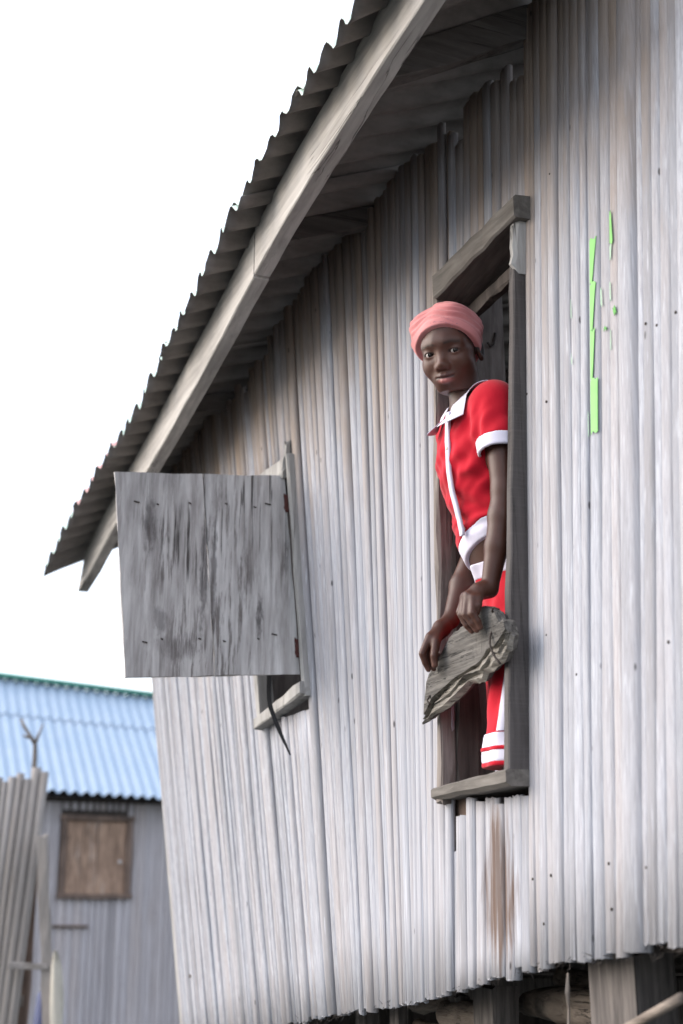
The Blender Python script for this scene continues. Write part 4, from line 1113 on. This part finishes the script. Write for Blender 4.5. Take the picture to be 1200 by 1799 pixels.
# ---- headwrap
skullf = compose(skull)
def loc(P): return (P - HC) @ HR
def f_wrap_base(P):
    q = loc(P); x, y, z = q.T
    d_ = skullf(P) - .0075
    bun = np.minimum(F_ell(H((-.062, -.022, .050)), (.038, .052, .054), HR)(P), F_ell(H((-.020, -.06, .075)), (.045, .045, .04), HR)(P))
    d_ = smin(d_, bun, .03)
    # folds running back from a gather above the right brow
    gx, gy, gz_ = x + .042, y - .030, z - .098
    ang = np.arctan2(gz_ + .3 * gy, gx + 1e-6); rr = np.sqrt(gx ** 2 + gy ** 2 + gz_ ** 2)
    edge = z - .95 * (y - .012)
    up_ = np.clip((edge - .024) / .015, 0, 1)
    d_ = d_ - up_ * np.clip((rr - .03) / .03, 0, 1) * .0026 * np.sin(70 * x + 95 * z + 40 * y)
    d_ = d_ - up_ * .0024 * np.sin(edge * 210 + 22 * x + 1.5 * np.sin(x * 60))
    d_ = d_ - .0022 * (1 - up_)
    return d_
def wedge(P):
    q = loc(P); x, y, z = q.T
    return (z - .95 * (y - .012) + .020 * np.clip(-x - .035, 0, 1) * 4 - .0015 * np.sin(x * 60)) / 1.38
f_wrap = lambda P: smax(f_wrap_base(P), -(wedge(P) - .018), .003)
f_band = lambda P: smax(smax(f_wrap_base(P) - .0016, -wedge(P), .002), wedge(P) - .0205, .003)
V, Fq = nets(f_wrap, HC - np.array([.13, .13, .10]), HC + np.array([.13, .13, .15]), .0022)
hw = nmesh('headwrap', relax(V, Fq, 1, .4), Fq, M['pink'], girl)
V, Fq = nets(f_band, HC - np.array([.13, .13, .11]), HC + np.array([.13, .13, .13]), .0020)
nmesh('headwrap_band', relax(V, Fq, 1, .3), Fq, M['pink_band'], girl)
def surface_along(f, p, dvec, off=0.0, t0=.0, t1=.15):
    """last point along p + t d where the field crosses off, coming from outside"""
    ts = np.linspace(t1, t0, 400); P = (np.array(p)[None] + ts[:, None] * np.array(dvec)[None]).astype(np.float32)
    v = f(P); i = np.argmax(v < off)
    return P[i].astype(float)
sq = []; sqf = []
rq = np.random.default_rng(6)
for k in range(46):                                    # little sequins sewn along the band
    xx = -.012 + .062 * (k / 45) + rq.normal(0, .0012); zz = .062 + .010 * (k % 3) - 3.6 * max(0, xx - .004) ** 1.6 + rq.normal(0, .001)
    p = surface_along(f_band, H((xx, 0, zz)), hf, .0)
    rr = .0011; b = len(sq)
    for j in range(6): q = j * 1.047; sq.append(p + hf * .0008 + rr * (math.cos(q) * hx + math.sin(q) * hu))
    sq.append(p + hf * .0018)
    sqf += [(b + j, b + (j + 1) % 6, b + 6) for j in range(6)]
tag(mk('sequins', sq, sqf, M['sequin'], girl), kind='stuff')

# ---- shirt
slv = [('+', F_seg((-.130, -.004, 1.130), (-.154, -.002, 1.008), .047, .040), .03), ('+', F_seg((.090, -.022, 1.130), (.106, -.045, 1.06), .046, .048), .03)]
shirt_core = compose(torso + slv)
def folds(P):
    s, o, z = P.T
    f1 = np.sin((s * 55 + z * 95 + o * 40)) * np.exp(-(((z - 1.0) / .07) ** 2)) * .0022
    f2 = np.sin((z * 120 - s * 60 - o * 25)) * np.exp(-(((z - .90) / .06) ** 2)) * .0020
    f3 = np.sin((s * 140 + z * 18)) * np.exp(-(((z - 1.07) / .05) ** 2) - ((s + .14) / .05) ** 2) * .0024
    f4 = np.sin(z * 210 + s * 50) * np.exp(-(((z - .86) / .03) ** 2)) * .0014
    f5 = np.sin(s * 46 - z * 130 + 2.2 * np.sin(o * 50)) * np.exp(-(((z - .965) / .05) ** 2) - ((s + .11) / .05) ** 2) * .0028
    f6 = np.sin(s * 210 + z * 60 + 3 * np.sin(z * 40)) * np.exp(-(((z - 1.0) / .12) ** 2)) * .0009
    return 1.5 * (f1 + f2 + f3 + f4) + f5 + f6
def f_shirt0(P): return shirt_core(P) - .0095 - folds(P)
HEMZ = lambda P: P[:, 2] - (.796 - .36 * (P[:, 0] + .02))
la = np.array([-.020, .004, -.121]); la /= np.linalg.norm(la); lend = np.array((-.154, -.002, 1.006), np.float32)
ra = np.array([.018, -.02, -.121]); ra /= np.linalg.norm(ra); rend = np.array((.106, -.045, 1.06), np.float32)
neckhole = F_seg((-.024, .010, 1.135), (-.045, .05, 1.25), .046, .060)
def sleeve_side(P): return np.clip((-.135 - P[:, 0]) / .01, 0, 1) + np.clip((P[:, 0] - .09) / .01, 0, 1)
def sl_end(P): return np.where(P[:, 0] < -.02, (P - lend) @ la.astype(np.float32), (P - rend) @ ra.astype(np.float32))
def torso_or_sleeve_cut(P, back):
    # inside the sleeve tubes, cut at the sleeve ends; the trunk itself goes on down to the hem
    tr = compose(torso)(P) - .0105
    e = sl_end(P) + back
    return np.where(tr < .0, -1.0, e)
torsof = compose(torso); slvf = compose(slv)
def f_shirt(P):
    fo = folds(P)
    d_ = smax(torsof(P) - .0095 - fo, -(HEMZ(P) - .040), .002)
    e_ = smax(slvf(P) - .0095 - fo, sl_end(P) + .026, .002)
    return smax(smin(d_, e_, .022), -neckhole(P), .003)
def f_hem(P): return smax(smax(f_shirt0(P) + .001, -HEMZ(P), .003), HEMZ(P) - .042, .004)
def f_cuff(P):
    d_ = compose(slv)(P) - .0115
    e = sl_end(P); return smax(smax(d_, e, .003), -(e + .028), .003) if False else np.maximum(np.maximum(smax(d_, e - .004, .003), -(e + .028)), -(compose(slv)(P) - .004))
V, Fq = nets(f_shirt, (-.26, -.13, .78), (.20, .13, 1.23), .0030); nmesh('shirt', relax(V, Fq, 1, .4), Fq, M['red'], girl)
V, Fq = nets(f_hem, (-.18, -.15, .72), (.14, .10, .92), .0028); nmesh('shirt_hem', relax(V, Fq, 1, .4), Fq, M['white_knit'], girl)
V, Fq = nets(lambda P: np.where(P[:, 0] < -.06, f_cuff(P), 1.0), (-.26, -.08, .95), (-.06, .10, 1.09), .0026); nmesh('sleeve_cuff', relax(V, Fq, 1, .4), Fq, M['white_plain'], girl)
V, Fq = nets(lambda P: np.where(P[:, 0] > .04, f_cuff(P), 1.0), (.04, -.13, .95), (.20, .06, 1.12), .0030); nmesh('sleeve_cuff', relax(V, Fq, 1, .4), Fq, M['white_plain'], girl)

# collar: a band turned over round the neck
def collar(th0, th1, name):
    n_, m_ = 30, 7; V = []; F = []
    for side in (0, 1):
        for i in range(n_ + 1):
            t = th0 + (th1 - th0) * i / n_
            c, sn = math.cos(t), math.sin(t)           # t = 0 is straight ahead (o), positive to her left (-s)
            cz = 1.180 - .046 * max(0, c) + .006 * abs(sn)
            frontness = max(0, c) ** 2
            for j in range(m_ + 1):
                u = j / m_
                rs = .050 + (.040 + .012 * frontness) * u; ro_ = .046 + (.036 + .020 * frontness) * u
                p = np.array([-.024 - rs * sn, .010 + ro_ * c, cz])
                z = cz + .010 * math.sin(u * 3.14) * (1 - u) - .004 * u
                # lie on the shirt: lowest height that keeps clear of it
                zs = np.linspace(cz - .07, cz + .03, 120); PP = np.stack([np.full(120, p[0]), np.full(120, p[1]), zs], 1).astype(np.float32)
                fv_ = f_shirt0(PP); inside = np.where(fv_ < .0045)[0]
                zr = zs[inside[-1]] if len(inside) else cz - .07
                zz = max(zr + .002, (cz - .052 * u)) if u > .05 else max(zr, cz)
                V.append((p[0], p[1], zz + (.0022 if side == 0 else 0)))
    k = m_ + 1; off = (n_ + 1) * k
    for i in range(n_):
        for j in range(m_):
            a = i * k + j
            F.append((a, a + 1, a + k + 1, a + k)); F.append((a + off, a + k + off, a + k + 1 + off, a + 1 + off))
    for i in range(n_): a = i * k; F.append((a, a + k, a + k + off, a + off)); a += m_; F.append((a, a + off, a + k + off, a + k))
    for j in range(m_): F.append((j, j + off, j + 1 + off, j + 1)); a = n_ * k + j; F.append((a, a + 1, a + 1 + off, a + off))
    mk(name, V, F, M['white_plain'], girl, smooth=True)
collar(math.radians(16), math.radians(180), 'collar')
collar(math.radians(-180), math.radians(-12), 'collar')

# placket down the front, with two snaps
def strip_on(f, path, dvec, halfw, wdir, off, thick, name, mat):
    V = []; F = []
    for p in path:
        for k in (-1, -.33, .33, 1):
            q = surface_along(f, np.array(p) + np.array(wdir) * halfw * k, dvec, off, -.05, .16)
            V.append(q); 
    n_ = len(path); A = np.array(V).reshape(n_, 4, 3); dv_ = np.array(dvec, float)
    h_ = A @ dv_; pad = np.pad(h_, ((4, 4), (0, 0)), mode='edge')
    env = np.max([pad[k:k + n_] for k in range(9)], axis=0); pe = np.pad(env, ((3, 3), (0, 0)), mode='edge'); sm_ = np.mean([pe[k:k + n_] for k in range(7)], axis=0)
    sm_ = np.maximum(sm_ * .5 + sm_.mean(1, keepdims=True) * .5, h_)
    A = A + (sm_ - h_)[:, :, None] * dv_ * .9
    top = A.reshape(-1, 3); bot = top - dv_ * thick
    V = np.vstack([top, bot]); o_ = len(top)
    for i in range(n_ - 1):
        for k in range(3):
            a = i * 4 + k; F.append((a, a + 1, a + 5, a + 4)); F.append((a + o_, a + 4 + o_, a + 5 + o_, a + 1 + o_))
        a = i * 4; F.append((a, a + 4, a + 4 + o_, a + o_)); a += 3; F.append((a, a + o_, a + 4 + o_, a + 4))
    F.append((0, o_, 1 + o_, 1)); mk(name, V, F, M[mat], girl, smooth=True)
pz = np.linspace(.832, 1.130, 26)
strip_on(f_shirt0, [(-.040 - .006 * math.sin((z - .83) * 9), -.02, z) for z in pz], (0, 1, 0), .0075, (1, 0, 0), .0018, .006, 'placket', 'white_plain')
for (s, z) in ((-.046, 1.038), (-.042, .848)):
    p = surface_along(f_shirt0, (s, -.02, z), (0, 1, 0), .003)
    v, f = tube([p - (0, .001, 0), p + (0, .0022, 0), p + (0, .0034, 0)], [.0050, .0050, .0030], 12); mk('snap', v, f, M['brass'], girl, smooth=True)

# ---- shorts
leg_s = [('+', F_seg((-.085, -.095, .70), (-.118, -.030, .29), .074, .060), .03), ('+', F_seg((.040, -.115, .70), (.050, -.150, .29), .074, .060), .02)]
shorts_core = compose([torso[1], torso[2]] + leg_s)
def f_shorts0(P):
    s, o, z = P.T
    return shorts_core(P) - .004 - .0016 * np.sin(z * 60 + s * 70) - .0012 * np.sin(s * 130 + z * 20)
def zcut(P, a, b): return np.maximum(a - P[:, 2], P[:, 2] - b)
def f_short(P): return smax(f_shorts0(P), zcut(P, .366, .742), .002)
V, Fq = nets(f_short, (-.21, -.24, .34), (.14, .06, .80), .0032); nmesh('shorts', relax(V, Fq, 1, .4), Fq, M['red'], girl)
def f_wb(P): return smax(f_shorts0(P) - .001, zcut(P, .738, .772), .003)
V, Fq = nets(f_wb, (-.21, -.24, .72), (.14, .06, .79), .0028); nmesh('waistband', relax(V, Fq, 1, .4), Fq, M['white_knit'], girl)
for nm, a, b, gr, mt in (('shorts_cuff', .306, .370, .004, 'white_plain'), ('cuff_trim', .331, .341, .0065, 'red'), ('cuff_trim', .297, .308, .0045, 'red')):
    for lo_, hi_ in ((-.22, -.035), (-.035, .15)):
        def f_c(P): return np.maximum(smax(f_shorts0(P) - gr - .002 * np.sin(P[:, 0] * 90 + P[:, 1] * 70), zcut(P, a, b), .004), np.maximum(lo_ - P[:, 0], P[:, 0] - hi_))
        V, Fq = nets(f_c, (lo_ - .01, -.24, a - .02), (hi_ + .01, .08, b + .02), .0026); nmesh(nm, relax(V, Fq, 1, .4), Fq, M[mt], girl)
path = [(-.06, .012 - .05 * math.sin((z - .37) * 4), z) for z in np.linspace(.372, .735, 26)]
strip_on(f_shorts0, path, (-1, 0, 0), .0125, (0, 1, 0), .002, .004, 'side_stripe', 'white_plain')
for z in (.415,):
    p = surface_along(f_shorts0, (-.06, .012 - .05 * math.sin((z - .37) * 4), z), (-1, 0, 0), .003, -.05, .16)
    v, f = tube([p + (.001, 0, 0), p - (.0022, 0, 0), p - (.0034, 0, 0)], [.005, .005, .003], 12); mk('snap', v, f, M['brass'], girl, smooth=True)
